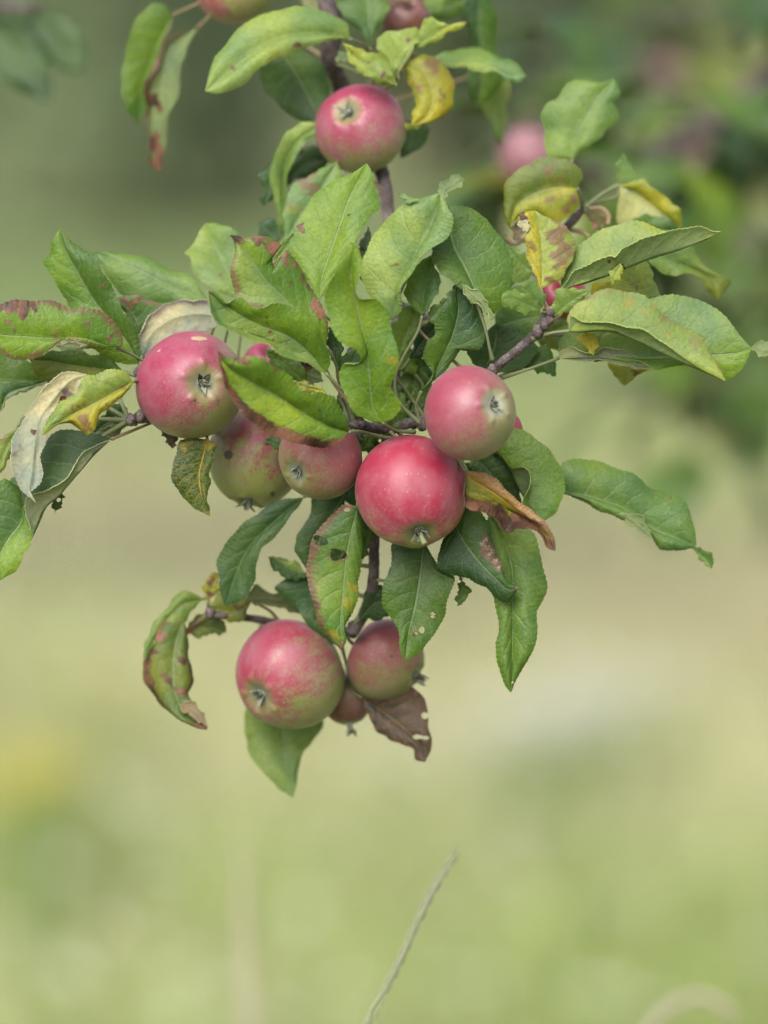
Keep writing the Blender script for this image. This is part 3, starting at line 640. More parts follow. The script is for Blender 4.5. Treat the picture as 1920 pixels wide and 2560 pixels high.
leaf('E', (1005, 1472), (190, 903), [(930, 1452), (800, 1370), (680, 1318), (560, 1270), (400, 1200), (270, 1170), (235, 1070), (200, 960)], [(900, 1340), (740, 1210), (560, 1140), (400, 1060), (270, 970)],
     [(1040, 1400), (1010, 1260), (920, 1115), (830, 1060), (740, 1003), (650, 990), (540, 1015), (420, 960), (320, 992), (250, 912)], z=(3, 5), pal='light', pal2='fresh', hi=True, dl=.8, dr=.5, curlL=([(920, 1425), (740, 1315), (560, 1240), (400, 1180), (290, 1130)], -.1), label='pointed green leaf spreading left over the apples',
     spots=[(600, 1080, 14, 'b', .9), (605, 1130, 14, 'b', .9), (625, 1190, 14, 'b', .9), (640, 1240, 14, 'b', .9), (740, 1270, 20, 'p', .9)], ep=(.1, .1, .7), pet=([(1130, 1600), (1220, 1690), (1430, 1840)], 1))
leaf('E', (875, 1535), (588, 1305), [(760, 1510), (640, 1410)], [(740, 1430)], [(870, 1470), (800, 1370), (690, 1320)], z=1, pal='mid')
leaf('E', (745, 1360), (990, 1530), [(860, 1380), (960, 1440)], [(860, 1460)], [(770, 1450), (850, 1530), (930, 1545)], z=.3, pal='bluel', flip=True, spots=[(870, 1430, 50, 'b', 1.)])
leaf('E', (1085, 1430), (1030, 1150), [(1040, 1350), (1020, 1250)], [(1075, 1300)], [(1125, 1340), (1100, 1230)], z=.8, pal='dark')
leaf('E', (1130, 1560), (1230, 1290), [(1090, 1450), (1130, 1340)], [(1180, 1430)], [(1230, 1500), (1280, 1400)], z=-1, pal='blue')
# --- right of centre
leaf('F', (970, 1185), (735, 372), [(930, 1105), (830, 1040), (700, 970), (625, 890), (590, 800), (650, 600)], [(930, 1050), (865, 900), (780, 720), (740, 540)],
     [(1080, 1302), (1185, 1220), (1254, 1040), (1248, 860), (1185, 640), (1060, 508), (930, 420), (820, 378)], z=(2.5, 1), pal='mid', hi=True, pal2='deep', dl=.5, dr=-.3, label='rounded deep green leaf right of the curled one', yl=.1, ep=(.1, .2, 0), pet=([(1040, 1400), (1075, 1560), (1100, 1660)], 1.5))
leaf('F', (850, 1035), (1092, 1332), [(960, 1075), (1065, 1190), (1090, 1280)], [(950, 1130), (1050, 1240)], [(905, 1185), (985, 1190), (1060, 1305)], z=(3, 3), pal='light', flip=True, name='leaf_fold', spots=[(925, 1205, 18, 'b', .9)])
leaf('J', (700, 492), (943, -235), [(770, 370), (722, 260), (728, 150), (800, 95), (820, -30), (880, -160)], [(790, 360), (870, 210), (930, 50), (955, -80)], [(850, 360), (930, 275), (1000, 185), (1090, 195), (1142, 100), (1120, -75), (1040, -160)], z=(1, 1.5), pal='mid', pal2='blue', hi=True, dl=.4, dr=0,
     spots=[(955, 245, 26, 'p', .8)], yl=.05, pet=([(664, 600), (690, 705)], .5))
leaf('F', (560, 1335), (742, 1140), [(590, 1230), (670, 1170)], [(650, 1240)], [(650, 1350), (720, 1250)], z=1, pal='bluel', spots=[(742, 1100, 20, 'b')])
leaf('F', (415, 1650), (668, 1345), [(450, 1480), (530, 1340)], [(540, 1480)], [(570, 1610), (650, 1430)], z=-1, pal='dark')
leaf('F', (700, 1250), (800, 1010), [(730, 1120)], [(760, 1130)], [(780, 1200), (800, 1080)], z=1.2, pal='pale', spots=[(770, 1060, 20, 'b')], nopet=True)
leaf('J', (1130, 340), (1212, 28), [(1040, 290), (1040, 180), (1140, 95)], [(1180, 250), (1215, 130)], [(1240, 375), (1430, 305), (1502, 190), (1420, 108), (1300, 45)], z=-2, pal='blue', hi=True, teeth=30)
leaf('J', (1400, 330), (1632, 388), [(1480, 200), (1560, 178), (1625, 270)], [(1520, 290)], [(1520, 360), (1580, 378)], z=-2.5, pal='mid', teeth=14)
leaf('F', (1570, 1290), (1120, 1390), [(1500, 1440), (1350, 1450), (1200, 1430)], [(1350, 1320)], [(1480, 1060), (1290, 1050), (1140, 1240)], z=-3, pal='bluel')
leaf('F', (1425, 920), (1212, 695), [(1400, 990), (1280, 1010), (1250, 850)], [(1330, 840)], [(1380, 770), (1290, 735)], z=-3, pal='bluel', ep=(.3, .1, 0))
leaf('C', (350, 1665), (315, 1213), [(300, 1560), (265, 1400), (258, 1320), (228, 1268), (245, 1230)], [(355, 1550), (348, 1380), (325, 1270)], [(420, 1632), (482, 1600), (522, 1500), (542, 1370), (500, 1308), (430, 1268), (360, 1238)], z=(2.5, 2), pal='yellow', pal2='ylight', hi=True, yl=.3, label='small yellow leaf with reddish brown right side',
     spots=[(470, 1330, 75, 'p', 1.05), (490, 1420, 60, 'p', .95), (430, 1480, 50, 'p', 1.05), (460, 1530, 46, 'p', 1.), (400, 1370, 34, 'p', .9), (400, 1620, 40, 'p', 1.), (255, 1250, 34, 'b', .8), (305, 1410, 34, 'p', .8), (470, 1560, 60, 'y', .9), (320, 1500, 60, 'y', .6)], ep=(.5, .6, 0), pet=([(375, 1740), (400, 1800)], 2.6))
leaf('C', (270, 1340), (215, 1275), [(225, 1300)], [(240, 1300)], [(290, 1290), (260, 1270)], z=2.4, pal='white', flip=True, name='leaf_fold')
# yellow green leaves of the right hand twig
leaf('G', (215, 645), (1336, 216), [(240, 540), (300, 400), (340, 310), (450, 245), (600, 180), (780, 148), (930, 205), (1100, 230)], [(300, 605), (400, 580), (520, 540), (660, 482), (850, 405), (1050, 345), (1220, 280)],
     [(270, 560), (330, 468), (450, 430), (570, 395), (610, 400), (660, 325), (760, 275), (950, 218), (1180, 193), (1275, 215)], z=(2, 3), pal='ylight', pal2='glow', hi=True, dl=-.8, dm=0, dr=.8, wave=.05, bulge=.08, label='long pale leaf folded along its middle, reaching right', spots=[(560, 420, 16, 'b'), (660, 455, 18, 'b', .8), (850, 200, 90, 'y', .5)], ep=(.25, .15, 0), yl=.05,
     pet=([(190, 700), (130, 830)], 2.4))
leaf('G', (640, 440), (580, 588), [(570, 500)], [(600, 510)], [(655, 500), (620, 550)], z=3, pal='ylight', flip=True, name='leaf_fold')
leaf('G', (285, 905), (1367, 1252), [(272, 800), (330, 725), (420, 665), (560, 615), (700, 645), (830, 680), (950, 800), (1090, 890), (1210, 970), (1270, 1080), (1330, 1180)], [(350, 915), (560, 915), (720, 965), (900, 1045), (1080, 1130), (1240, 1200)],
     [(300, 800), (380, 850), (540, 838), (700, 872), (830, 910), (930, 990), (1080, 1105), (1240, 1180)], z=(3.5, 4.5), pal='ylight', pal2='glow', hi=True, dl=-.7, dm=0, dr=.6, wave=.08, label='pale yellow green arching leaf with orange tinged edge', spots=[(700, 720, 70, 'y', .7), (1150, 980, 90, 'p', .55), (900, 900, 80, 'p', .45), (850, 760, 60, 'y', .8), (1000, 950, 80, 'y', .6)],
     ep=(.55, .2, 0), pet=([(160, 920), (30, 960)], 2.4))
leaf('G', (215, 1092), (1545, 1022), [(218, 980), (300, 860), (600, 760), (880, 690), (1030, 643), (1250, 715), (1400, 850), (1490, 970)], [(500, 1070), (780, 1095), (1050, 1090), (1300, 1075), (1450, 1055)],
     [(400, 1110), (600, 1105), (800, 1140), (900, 1185), (1090, 1135), (1230, 1195), (1370, 1245), (1470, 1180), (1530, 1080)], z=(1, 2.2), pal='bluel', pal2='fresh', hi=True, dl=-.5, dr=.2, wave=.12, label='large green leaf under the pale arching one at right', pet=([(0, 1170), (-190, 1230)], .5))
leaf('G', (1540, 1025), (1730, 1082), [(1590, 985), (1680, 970)], [(1630, 1035)], [(1600, 1078), (1680, 1080)], z=(2.2, 2.6), pal='light', flip=True, name='leaf_tip')
leaf('G', (215, 1095), (860, 1172), [(225, 1040), (320, 1022), (430, 1055), (560, 1028), (680, 1045), (780, 1110)], [(400, 1085), (650, 1100)], [(400, 1112), (600, 1125), (750, 1165)], z=(1.4, 1.6), pal='pale', flip=True, name='leaf_fold')
leaf('G', (400, 915), (452, 1076), [(480, 950), (475, 1020)], [(430, 990)], [(345, 945), (400, 1020)], z=2.2, pal='yellow', yl=.5, nopet=True)
leaf('G', (700, 1060), (668, 1282), [(830, 1160), (740, 1225)], [(690, 1170)], [(560, 1130), (615, 1240)], z=-3, pal='yellow', yl=.3, spots=[(760, 1200, 40, 'b', .7)])
leaf('G', (760, 700), (740, 420), [(600, 640), (610, 500), (670, 440)], [(745, 560)], [(890, 680), (875, 540), (820, 430)], z=-1, pal='ylight', spots=[(740, 590, 25, 'p', 1.), (700, 570, 60, 'p', .5)], yl=.1)
leaf('G', (440, 700), (600, 560), [(440, 600), (500, 560)], [(520, 640)], [(560, 700), (620, 620)], z=-1.5, pal='yellow')
leaf('G', (60, 960), (320, 850), [(120, 840), (230, 810)], [(180, 900)], [(120, 1040), (260, 1010)], z=-5, pal='olive', yl=.3)
leaf('G', (740, 300), (1312, 692), [(1130, 310), (1180, 400), (1260, 480), (1350, 530), (1392, 580)], [(950, 420), (1150, 480), (1270, 560)], [(840, 430), (980, 520), (1100, 512), (1200, 565), (1270, 645)], z=-6.5, pal='bluel', dr=.4, tipc='olive')
leaf('C', (800, 1062), (825, 880), [(788, 960)], [(815, 970)], [(925, 1045), (880, 975)], z=-8, pal='bluel')
leaf('C', (798, 1065), (1157, 1325), [(930, 1042), (1025, 1100), (1130, 1190), (1160, 1260)], [(900, 1110), (1040, 1220)], [(798, 1180), (800, 1290), (950, 1330)], z=-8, pal='yellow', pal2='pale', dr=-.3, dl=.3, yl=.1, pet=([(700, 1120), (600, 1200)], -8), bulge=.2)
leaf('C', (750, 1340), (1165, 1335), [(900, 1255), (1060, 1250)], [(950, 1320)], [(900, 1480), (1100, 1450)], z=-7.2, pal='mid')
leaf('C', (556, 1085), (172, 1312), [(562, 1190), (430, 1285), (320, 1220), (220, 1250)], [(430, 1078), (300, 1120), (210, 1190)], [(588, 1020), (510, 922), (390, 900), (270, 950), (165, 1040), (133, 1130), (142, 1240)], z=-6, pal='yellow', pal2='olive', bulge=.25, label='mottled olive and yellow leaf on the upper right twig',
     spots=[(400, 950, 70, 'p', .6), (520, 1180, 60, 'p', .8), (290, 930, 30, 'b', .8), (400, 1150, 60, 'p', .6), (490, 1010, 50, 'p', .5)], yl=.35, ep=(.4, .3, 0), pet=([(580, 1140), (590, 1200)], -8))
leaf('C', (225, 1270), (195, 1385), [(260, 1310), (240, 1370)], [(220, 1330)], [(190, 1300)], z=-6.5, pal='tan', nopet=True)
leaf('C', (530, 918), (768, 452), [(400, 895), (372, 760), (352, 670), (372, 598), (440, 568), (500, 500), (590, 455), (690, 480)], [(548, 820), (600, 700), (690, 550)], [(600, 855), (720, 770), (795, 680), (775, 600), (805, 530), (795, 490)], z=(-8, -8.5), pal='bluel', dl=-.3, bulge=.2, pet=([(520, 1000), (570, 1100), (590, 1200)], -8))
leaf('C', (640, 1210), (690, 1330), [(750, 1240), (745, 1290)], [(700, 1280)], [(640, 1260), (650, 1310)], z=-7.5, pal='olive', brown=.45)
twig([(1478, 521, -8), (1505, 522, -8), (1522, 540, -7.6), (1520, 562, -7.2)], [1.3, 1.2, 1.2, 1.0], nodes=False, mat=M_petr)
twig([(1425, 575, -8), (1455, 580, -7.5), (1476, 594, -7)], [1.3, 1.2, 1.2], nodes=False, mat=M_petr)
twig([(1268, 595, -8), (1285, 610, -8), (1310, 600, -8), (1372, 620, -8)], [1.3, 1.3, 1.3, 1.2], nodes=False, mat=M_petr)
# young leaves at the twig's end
leaf('F', (1500, 1252), (1168, 1150), [(1400, 1268), (1280, 1250), (1190, 1200)], [(1380, 1195), (1270, 1150)], [(1430, 1120), (1310, 1085), (1200, 1098)], z=(3.2, 4), pal='bluel', flip=False, purple=.1, bulge=.08)
leaf('F', (1512, 1225), (1335, 1040), [(1430, 1160), (1350, 1090)], [(1420, 1120)], [(1535, 1120), (1450, 1020), (1390, 1020)], z=(3, 3.4), pal='bluel')
leaf('G', (190, 792), (422, 626), [(172, 700), (215, 618), (330, 610)], [(270, 720), (340, 670)], [(290, 772), (370, 700)], z=(3, 3.6), pal='bluel', spots=[(260, 655, 10, 'b')])
# --- left part
leaf('D', (1500, 800), (985, 1095), [(1500, 870), (1400, 900), (1250, 930), (1100, 1010)], [(1350, 790), (1180, 830), (1040, 940)], [(1430, 685), (1270, 700), (1120, 732), (1000, 840), (960, 980)], z=(-2, -2), pal='white', flip=True, hi=True, label='whitish underside of a leaf behind the left apple', purple=.28, ep=(.3, .5, .2))
leaf('D', (962, 1135), (413, 198), [(850, 1130), (620, 1010), (480, 800), (440, 680), (390, 550), (296, 425), (335, 370), (370, 270)], [(900, 1000), (780, 860), (640, 680), (540, 500), (450, 330)], [(968, 1080), (940, 920), (860, 770), (800, 640), (720, 520), (672, 380), (570, 350), (480, 265)], z=(-1, -1.5), pal='fresh', pal2='mid', hi=True, dl=-.2, dr=.5, wave=.15,
     label='tall wavy leaf rising at the upper left', yl=.2, spots=[(490, 680, 18, 'p', .9), (580, 530, 22, 'p', .6), (720, 590, 30, 'b', .5)], ep=(.2, .15, 0))
leaf('D', (1440, 690), (650, 358), [(1300, 710), (1100, 720), (900, 690), (760, 560), (690, 440)], [(1200, 600), (950, 480), (760, 400)], [(1405, 640), (1340, 570), (1250, 500), (1130, 450), (1000, 398), (850, 368), (740, 352)], z=(-3.5, -4.5), pal='bluel', dr=-.5)
leaf('D', (966, 960), (818, 675), [(925, 900), (850, 770)], [(950, 850), (880, 740)], [(990, 850), (1108, 740), (1030, 685), (920, 658)], z=-2.6, pal='mid', ep=(.7, .8, .9), spots=[(870, 690, 50, 'p', 1.1), (930, 700, 50, 'b', .5)])
leaf('D', (790, 1016), (-190, 870), [(720, 1018), (600, 990), (480, 965), (400, 1000), (320, 1055), (200, 1094), (60, 1078), (-90, 1010)], [(650, 985), (450, 968), (200, 950), (0, 935)], [(848, 1005), (835, 900), (750, 798), (600, 738), (500, 762), (370, 702), (230, 682), (60, 702), (-90, 765)], z=(1, 2), pal='fresh', hi=True, dl=.3, dr=-.2, bulge=.2, label='long green leaf with purplish brown margin at the left edge',
     eb=(.2, .42, 0), ep=(.75, .7, .3), spots=[(150, 740, 70, 'b', 1.1), (60, 720, 60, 'b', 1.1), (220, 710, 50, 'b', .9), (0, 740, 60, 'b', 1.), (98, 900, 22, 'b', .9), (765, 955, 26, 'b', .8), (735, 810, 20, 'b', .8), (50, 840, 34, 'b', .6), (390, 920, 60, 'p', .6), (600, 860, 60, 'p', .6), (240, 1060, 60, 'p', .8)], pet=([(860, 1045), (985, 1112), (1100, 1230)], -2))
leaf('D', (852, 1190), (205, 1100), [(760, 1205), (600, 1235), (420, 1270), (300, 1250), (240, 1180)], [(720, 1170), (500, 1140), (330, 1110)], [(800, 1130), (700, 1078), (560, 1043), (420, 1048), (300, 1060)], z=(-1, -.5), pal='olive', pal2='mid', hi=True, ep=(.3, 0, .3), pet=([(970, 1220)], -1))
leaf('D', (330, 1255), (-180, 1250), [(200, 1280), (60, 1300), (-60, 1300)], [(150, 1262), (0, 1262)], [(220, 1130), (80, 1070), (-80, 1080)], z=-2.5, pal='mid', pal2='mid')
leaf('D', (330, 1250), (2, 1465), [(200, 1320), (90, 1345), (30, 1420)], [(160, 1300), (50, 1350)], [(180, 1262), (50, 1270), (-20, 1340)], z=-1.8, pal='pale', pal2='mid', flip=False, yl=.1)
leaf('D', (590, 1020), (380, 1000), [(520, 1060), (440, 1060)], [(480, 1020)], [(540, 990), (440, 985)], z=-2, pal='pale', flip=True)
leaf('D', (916, 1254), (288, 1633), [(885, 1320), (790, 1410), (690, 1490), (640, 1590), (605, 1618), (560, 1592), (500, 1542), (400, 1562)], [(800, 1325), (650, 1405), (500, 1480), (370, 1570)], [(865, 1195), (760, 1174), (620, 1203), (562, 1250), (548, 1318), (400, 1420), (325, 1520)], z=(1.5, 2.5), pal='yellow', pal2='ylight', hi=True, label='bright yellow leaf beside the left apple', yl=.45, bulge=.2,
     spots=[(600, 1530, 60, 'p', .9), (700, 1210, 60, 'p', .55), (760, 1400, 40, 'p', .7), (650, 1300, 50, 'p', .5), (500, 1440, 16, 'b', .8), (540, 1425, 14, 'b', .8), (580, 1408, 12, 'b', .8), (870, 1300, 40, 'p', .7), (600, 1600, 34, 'p', .8)], ep=(.6, .2, 0), pet=([(975, 1250)], 0))
leaf('H', (605, 100), (247, 988), [(552, 180), (545, 230), (420, 300), (320, 430), (325, 540), (290, 640), (297, 760), (270, 850), (205, 912)], [(480, 150), (350, 300), (270, 430), (240, 600), (222, 780), (205, 890)], [(480, 80), (340, 140), (240, 290), (200, 370), (100, 500), (73, 640), (88, 790), (150, 890)], z=(.8, 2), pal='white', flip=True, hi=True, label='curled leaf showing its whitish underside at left',
     spots=[(435, 275, 26, 'b', 1.), (480, 240, 60, 'p', 1.), (230, 495, 24, 'b', .9), (290, 190, 40, 'p', .8), (130, 650, 60, 'p', .6)], purple=.05, wave=.2, ep=(.3, .3, 0), nopet=True)
leaf('H', (125, 462), (-60, 880), [(90, 560), (78, 670), (20, 740), (-20, 820)], [(50, 600)], [(20, 540), (-70, 650)], z=-.6, pal='ylight', purple=.25, ep=(.3, .6, 0))
leaf('H', (770, 548), (212, 1255), [(650, 592), (545, 680), (475, 805), (340, 888), (205, 938), (172, 1010), (196, 1110), (212, 1190)], [(660, 655), (560, 765), (470, 865), (400, 950), (330, 1010), (275, 1130)], [(650, 510), (500, 486), (345, 520), (270, 640), (150, 780), (60, 850), (40, 1000), (120, 1150)], z=(0, .2), pal='pale', pal2='dark', hi=True, dl=.9, dm=.3, dr=-.8, wave=.05, bulge=.08, label='large dark leaf folded to show its grey green underside at left',
     pet=([(900, 495), (1060, 430), (1160, 400)], -1.5))
leaf('H', (640, 500), (880, 330), [(690, 400), (790, 310)], [(760, 420)], [(760, 500), (880, 400)], z=-1.5, pal='dark')
leaf('H', (900, 440), (640, 520), [(760, 545)], [(780, 490)], [(800, 440)], z=-.8, pal='olive', flip=True, pet=([(940, 440)], -.5))
leaf('H', (940, 455), (700, 395), [(800, 440)], [(820, 425)], [(830, 410)], z=-.3, pal='light', flip=True, nopet=True)
leaf('H', (170, 930), (8, 1522), [(192, 1080), (224, 1180), (203, 1290), (120, 1430)], [(150, 1120), (60, 1240), (-10, 1380)], [(20, 820), (-110, 1000), (-150, 1250), (-80, 1450)], z=(-.2, .8), pal='fresh', pal2='mid', hi=True, dl=.2, label='green leaf hanging off the left edge')
leaf('H', (425, 912), (378, 1056), [(438, 960), (425, 1005)], [(395, 980)], [(365, 960), (365, 1010)], z=-1, pal='mid', holes=[(405, 966, 16)], pet=([(440, 870), (480, 800)], -1.6))
leaf('H', (1432, 550), (1452, 1077), [(1492, 590), (1485, 680), (1450, 760), (1440, 900), (1443, 1010)], [(1410, 650), (1378, 800), (1400, 950)], [(1265, 545), (1210, 640), (1192, 750), (1220, 880), (1280, 970), (1370, 1040)], z=(0, .3), pal='dark', hi=True, ymat=True, label='hanging dark green leaf with bright yellow veins', spots=[(1440, 600, 70, 'y', .8), (1280, 580, 60, 'y', .9), (1440, 1050, 30, 'y', .9)],
     eb=(.1, .3, 0), pet=([(1425, 500), (1380, 420)], -3))
leaf('H', (1118, 470), (1192, 612), [(1232, 535), (1212, 585)], [(1170, 540)], [(1128, 520), (1165, 580)], z=-1, pal='brown', brown=.2)
# --- in front of the left apples
leaf('I', (1578, 830), (678, 268), [(1540, 880), (1470, 918), (1370, 925), (1310, 938), (1200, 912), (1100, 872), (1000, 822), (900, 752), (840, 680), (770, 590), (725, 500), (690, 370)], [(1450, 790), (1300, 720), (1120, 600), (950, 510), (800, 420), (715, 340)],
     [(1575, 770), (1540, 690), (1500, 610), (1440, 572), (1390, 540), (1280, 562), (1220, 530), (1180, 470), (1110, 392), (1050, 362), (980, 306), (900, 300), (800, 328), (740, 320)], z=(3.2, 7.5), pal='glow', pal2='fresh', hi=True, dl=.3, dr=.3, bulge=.22, wave=.15, label='bright leaf with burnt orange lower edge lying before the left apple',
     eb=(1.0, .15, .5), spots=[(830, 335, 50, 'b', .9), (1080, 370, 36, 'p', 1.3), (690, 290, 40, 'b', .9), (1350, 930, 30, 'b', .2), (900, 560, 90, 'y', .5), (1380, 680, 16, 'b', .7), (1120, 530, 14, 'b', .5), (1420, 620, 60, 'y', .7)], yl=.12, pet=([(1660, 826), (1740, 845), (1950, 895)], .5))
leaf('I', (1420, 548), (1190, 480), [(1330, 565), (1240, 550)], [(1300, 520)], [(1350, 510), (1260, 482)], z=3, pal='yellow', brown=.3, nopet=True)
leaf('I', (1140, 960), (1000, 880), [(1080, 945), (1010, 910)], [(1060, 910)], [(1080, 860)], z=-1, pal='blue')
# --- right, below
leaf('K', (690, 420), (1518, 745), [(712, 265), (775, 238), (900, 245), (1000, 270), (1110, 298), (1180, 345), (1250, 408), (1340, 430), (1425, 462), (1472, 540), (1508, 640)], [(900, 460), (1100, 530), (1250, 640), (1400, 700)],
     [(740, 442), (850, 482), (960, 542), (1060, 570), (1150, 630), (1250, 692), (1320, 762), (1440, 768)], z=(-2.5, -2.5), pal='bluel', hi=True, label='long green leaf reaching right below the twig', dl=-.4, bulge=.25, spots=[(1365, 465, 10, 'p', 1.), (1440, 580, 60, 'p', .4), (1270, 415, 16, 'b', .5)], ep=(.2, 0, 0))
leaf('K', (1060, 556), (1255, 692), [(1180, 556), (1225, 620)], [(1130, 590)], [(1100, 600), (1190, 665)], z=-2.2, pal='light', flip=True, name='leaf_fold')
leaf('K', (1478, 748), (1612, 880), [(1570, 768), (1622, 825)], [(1550, 800)], [(1520, 790), (1560, 850)], z=-2.5, pal='mid', name='leaf_tip', pal2='light')
leaf('K', (330, 170), (612, 602), [(440, 45), (540, 82), (640, 190), (738, 310), (738, 420), (690, 540)], [(400, 275), (455, 385), (510, 480), (570, 560)], [(420, 278), (492, 272), (528, 330), (522, 395), (492, 470), (520, 540)], z=(-1, 0), pal='deep', hi=True, dl=-.4, dr=.8, tipc='fresh', label='rounded green leaf right of the apple pair', yl=.15, spots=[(505, 240, 8, 'p', 1.2)], wave=.06)
leaf('K', (200, 210), (490, 520), [(330, 190), (450, 330)], [(330, 350)], [(165, 290), (250, 400), (380, 480)], z=-1.6, pal='dark', hi=True)
leaf('K', (150, 300), (684, 776), [(220, 306), (330, 360), (440, 450), (560, 560), (670, 650)], [(180, 345), (260, 395), (380, 465), (500, 560), (600, 650)], [(160, 500), (200, 545), (260, 560), (330, 610), (395, 652), (440, 622), (520, 645), (590, 690), (630, 755)], z=(2.5, 3.5), pal='tan', pal2='olive', hi=True, ymat=True, dl=.3, dr=.5, wave=.15, curlR=([(155, 420), (250, 470), (400, 530), (520, 590)], -.5),
     label='shrivelled brown leaf with a yellow green inside, right of the red apple', eb=(.0, 1.15, 1.1), ep=(.6, .2, 0), spots=[(200, 510, 45, 'b', 1.2), (280, 540, 50, 'b', 1.2), (350, 580, 50, 'b', 1.2), (440, 590, 45, 'b', 1.2), (540, 620, 50, 'b', 1.2), (250, 400, 60, 'y', .7), (380, 470, 60, 'y', .6)], pet=([(110, 240), (60, 190), (-40, 130)], .5))
leaf('K', (90, 610), (466, 996), [(180, 500), (280, 580), (303, 700), (350, 820), (390, 930), (430, 975)], [(130, 700), (230, 840), (330, 940), (400, 1000)], [(0, 740), (10, 880), (150, 940), (260, 985), (330, 1045), (392, 1074), (440, 1035)], z=(.2, 1), pal='mid', pal2='dark', hi=True, dl=-.2, dr=-.3, label='dark leaf with a skeletonised tan patch below the red apple',
     spots=[(265, 730, 34, 'p', 2.), (275, 765, 34, 'p', 2.), (300, 800, 34, 'p', 2.), (325, 835, 32, 'p', 2.), (350, 870, 26, 'p', 2.), (455, 992, 14, 'p', 2.)], ep=(0, 0, .3))
leaf('K', (290, 560), (420, 1616), [(450, 620), (575, 680), (597, 830), (632, 980), (600, 1080), (563, 1150), (582, 1300), (540, 1400), (450, 1530)], [(340, 640), (400, 780), (430, 920), (430, 1100), (430, 1300), (425, 1450)], [(260, 700), (300, 900), (315, 1080), (357, 1250), (333, 1330), (345, 1440), (385, 1570)], z=(-.5, .3), pal='bluel', tipc='deep', hi=True, label='longest hanging green leaf with glossy ripples', wave=.16, bulge=.25, holes=[(430, 1556, 9)])
leaf('L', (672, 45), (560, 1038), [(692, 130), (701, 300), (696, 480), (672, 640), (632, 780), (602, 900), (592, 980)], [(630, 220), (600, 400), (580, 600), (560, 800), (560, 950)], [(560, 35), (430, 170), (350, 330), (323, 480), (338, 620), (400, 820), (500, 965)], z=(.6, .9), pal='mid', tipc='fresh', hi=True, label='hanging yellow green leaf with eaten holes and purple margin',
     holes=[(535, 378, 56, 40), (428, 285, 40, 34), (395, 262, 30, 20), (600, 68, 24, 14)], ep=(.1, .85, .5), eb=(0, .44, .6), spots=[(600, 700, 70, 'y', .75), (640, 620, 50, 'y', .8), (430, 600, 60, 'y', .6), (420, 870, 50, 'p', .7), (500, 940, 50, 'y', .9), (560, 1010, 34, 'b', .7)], dr=-.2, dl=-.3)
leaf('L', (650, 130), (520, 500), [(640, 330)], [], [(470, 200), (410, 360)], z=-2, pal='dark')
leaf('L', (1135, 280), (1000, 1108), [(1190, 400), (1260, 485), (1348, 540), (1322, 640), (1290, 740), (1240, 850), (1190, 950), (1140, 1020), (1060, 1085)], [(1120, 420), (1095, 600), (1070, 750), (1025, 920)], [(960, 285), (895, 310), (905, 400), (900, 510), (855, 590), (843, 650), (855, 740), (900, 810), (940, 880), (968, 1000), (985, 1080)], z=(-.3, .3), pal='dark', tipc='deep', hi=True, label='dark green hanging leaf with three small holes',
     holes=[(1195, 796, 18, 22), (1118, 898, 21, 24), (1073, 926, 14, 14)], spots=[(1230, 690, 40, 'p', .4)])
# --- behind and below
leaf('L', (600, -70), (318, 472), [(570, 100), (480, 300), (400, 430)], [(460, 180)], [(380, -60), (345, 130), (255, 220), (248, 350)], z=-3.5, pal='blue')
leaf('L', (770, 170), (702, 430), [(775, 260), (740, 360)], [(735, 300)], [(690, 200), (680, 330)], z=-1.8, pal='mid')
leaf('L', (640, 100), (740, 200), [(780, 130)], [(700, 160)], [(680, 200)], z=-1, pal='blue', nopet=True)
leaf('O', (656, 1074), (486, 1308), [(632, 1115), (577, 1170), (557, 1215), (546, 1265), (515, 1298)], [(600, 1120), (540, 1180), (510, 1240)], [(585, 1088), (528, 1130), (474, 1200), (470, 1255)], z=(-3, -3.5), pal='blue', pal2='blue', dl=.3, hi=True)
leaf('O', (668, 1248), (579, 1203), [(640, 1252), (600, 1240)], [(625, 1226)], [(635, 1212), (605, 1206)], z=-4.5, pal='blue', pal2='light')
leaf('O', (672, 1232), (742, 1402), [(705, 1290), (737, 1350)], [(690, 1320)], [(595, 1268), (635, 1310), (690, 1372)], z=-5, pal='blue')
leaf('M', (1040, 320), (1610, 525), [(1130, 205), (1260, 280), (1450, 298), (1530, 400)], [(1280, 330), (1480, 370)], [(1180, 378), (1350, 400), (1500, 455)], z=-6, pal='olive', flip=True, pet=([(1240, 420), (1320, 520)], -7), ep=(.1, 0, 0))
leaf('M', (735, 345), (822, 108), [(695, 270), (700, 180), (760, 120)], [(760, 220)], [(850, 220), (800, 310)], z=-6, pal='yellow', yl=.3, eb=(0, 0, .6), spots=[(760, 180, 36, 'b', .9), (740, 285, 34, 'b', .9)])
leaf('M', (735, 385), (1082, 350), [(830, 290), (960, 320), (1040, 330)], [(870, 420), (980, 420)], [(780, 450), (860, 505), (960, 515), (1030, 480)], z=-6, pal='olive', yl=.45, spots=[(990, 420, 80, 'b', .42)], bulge=.2)
leaf('M', (690, 325), (197, 850), [(600, 400), (540, 520), (380, 600), (240, 760)], [(500, 380), (330, 580)], [(600, 280), (520, 260), (420, 345), (300, 520), (200, 700)], z=(-6, -5), pal='ylight', spots=[(545, 385, 18, 'p', 1.1), (375, 475, 18, 'p', 1.1)])
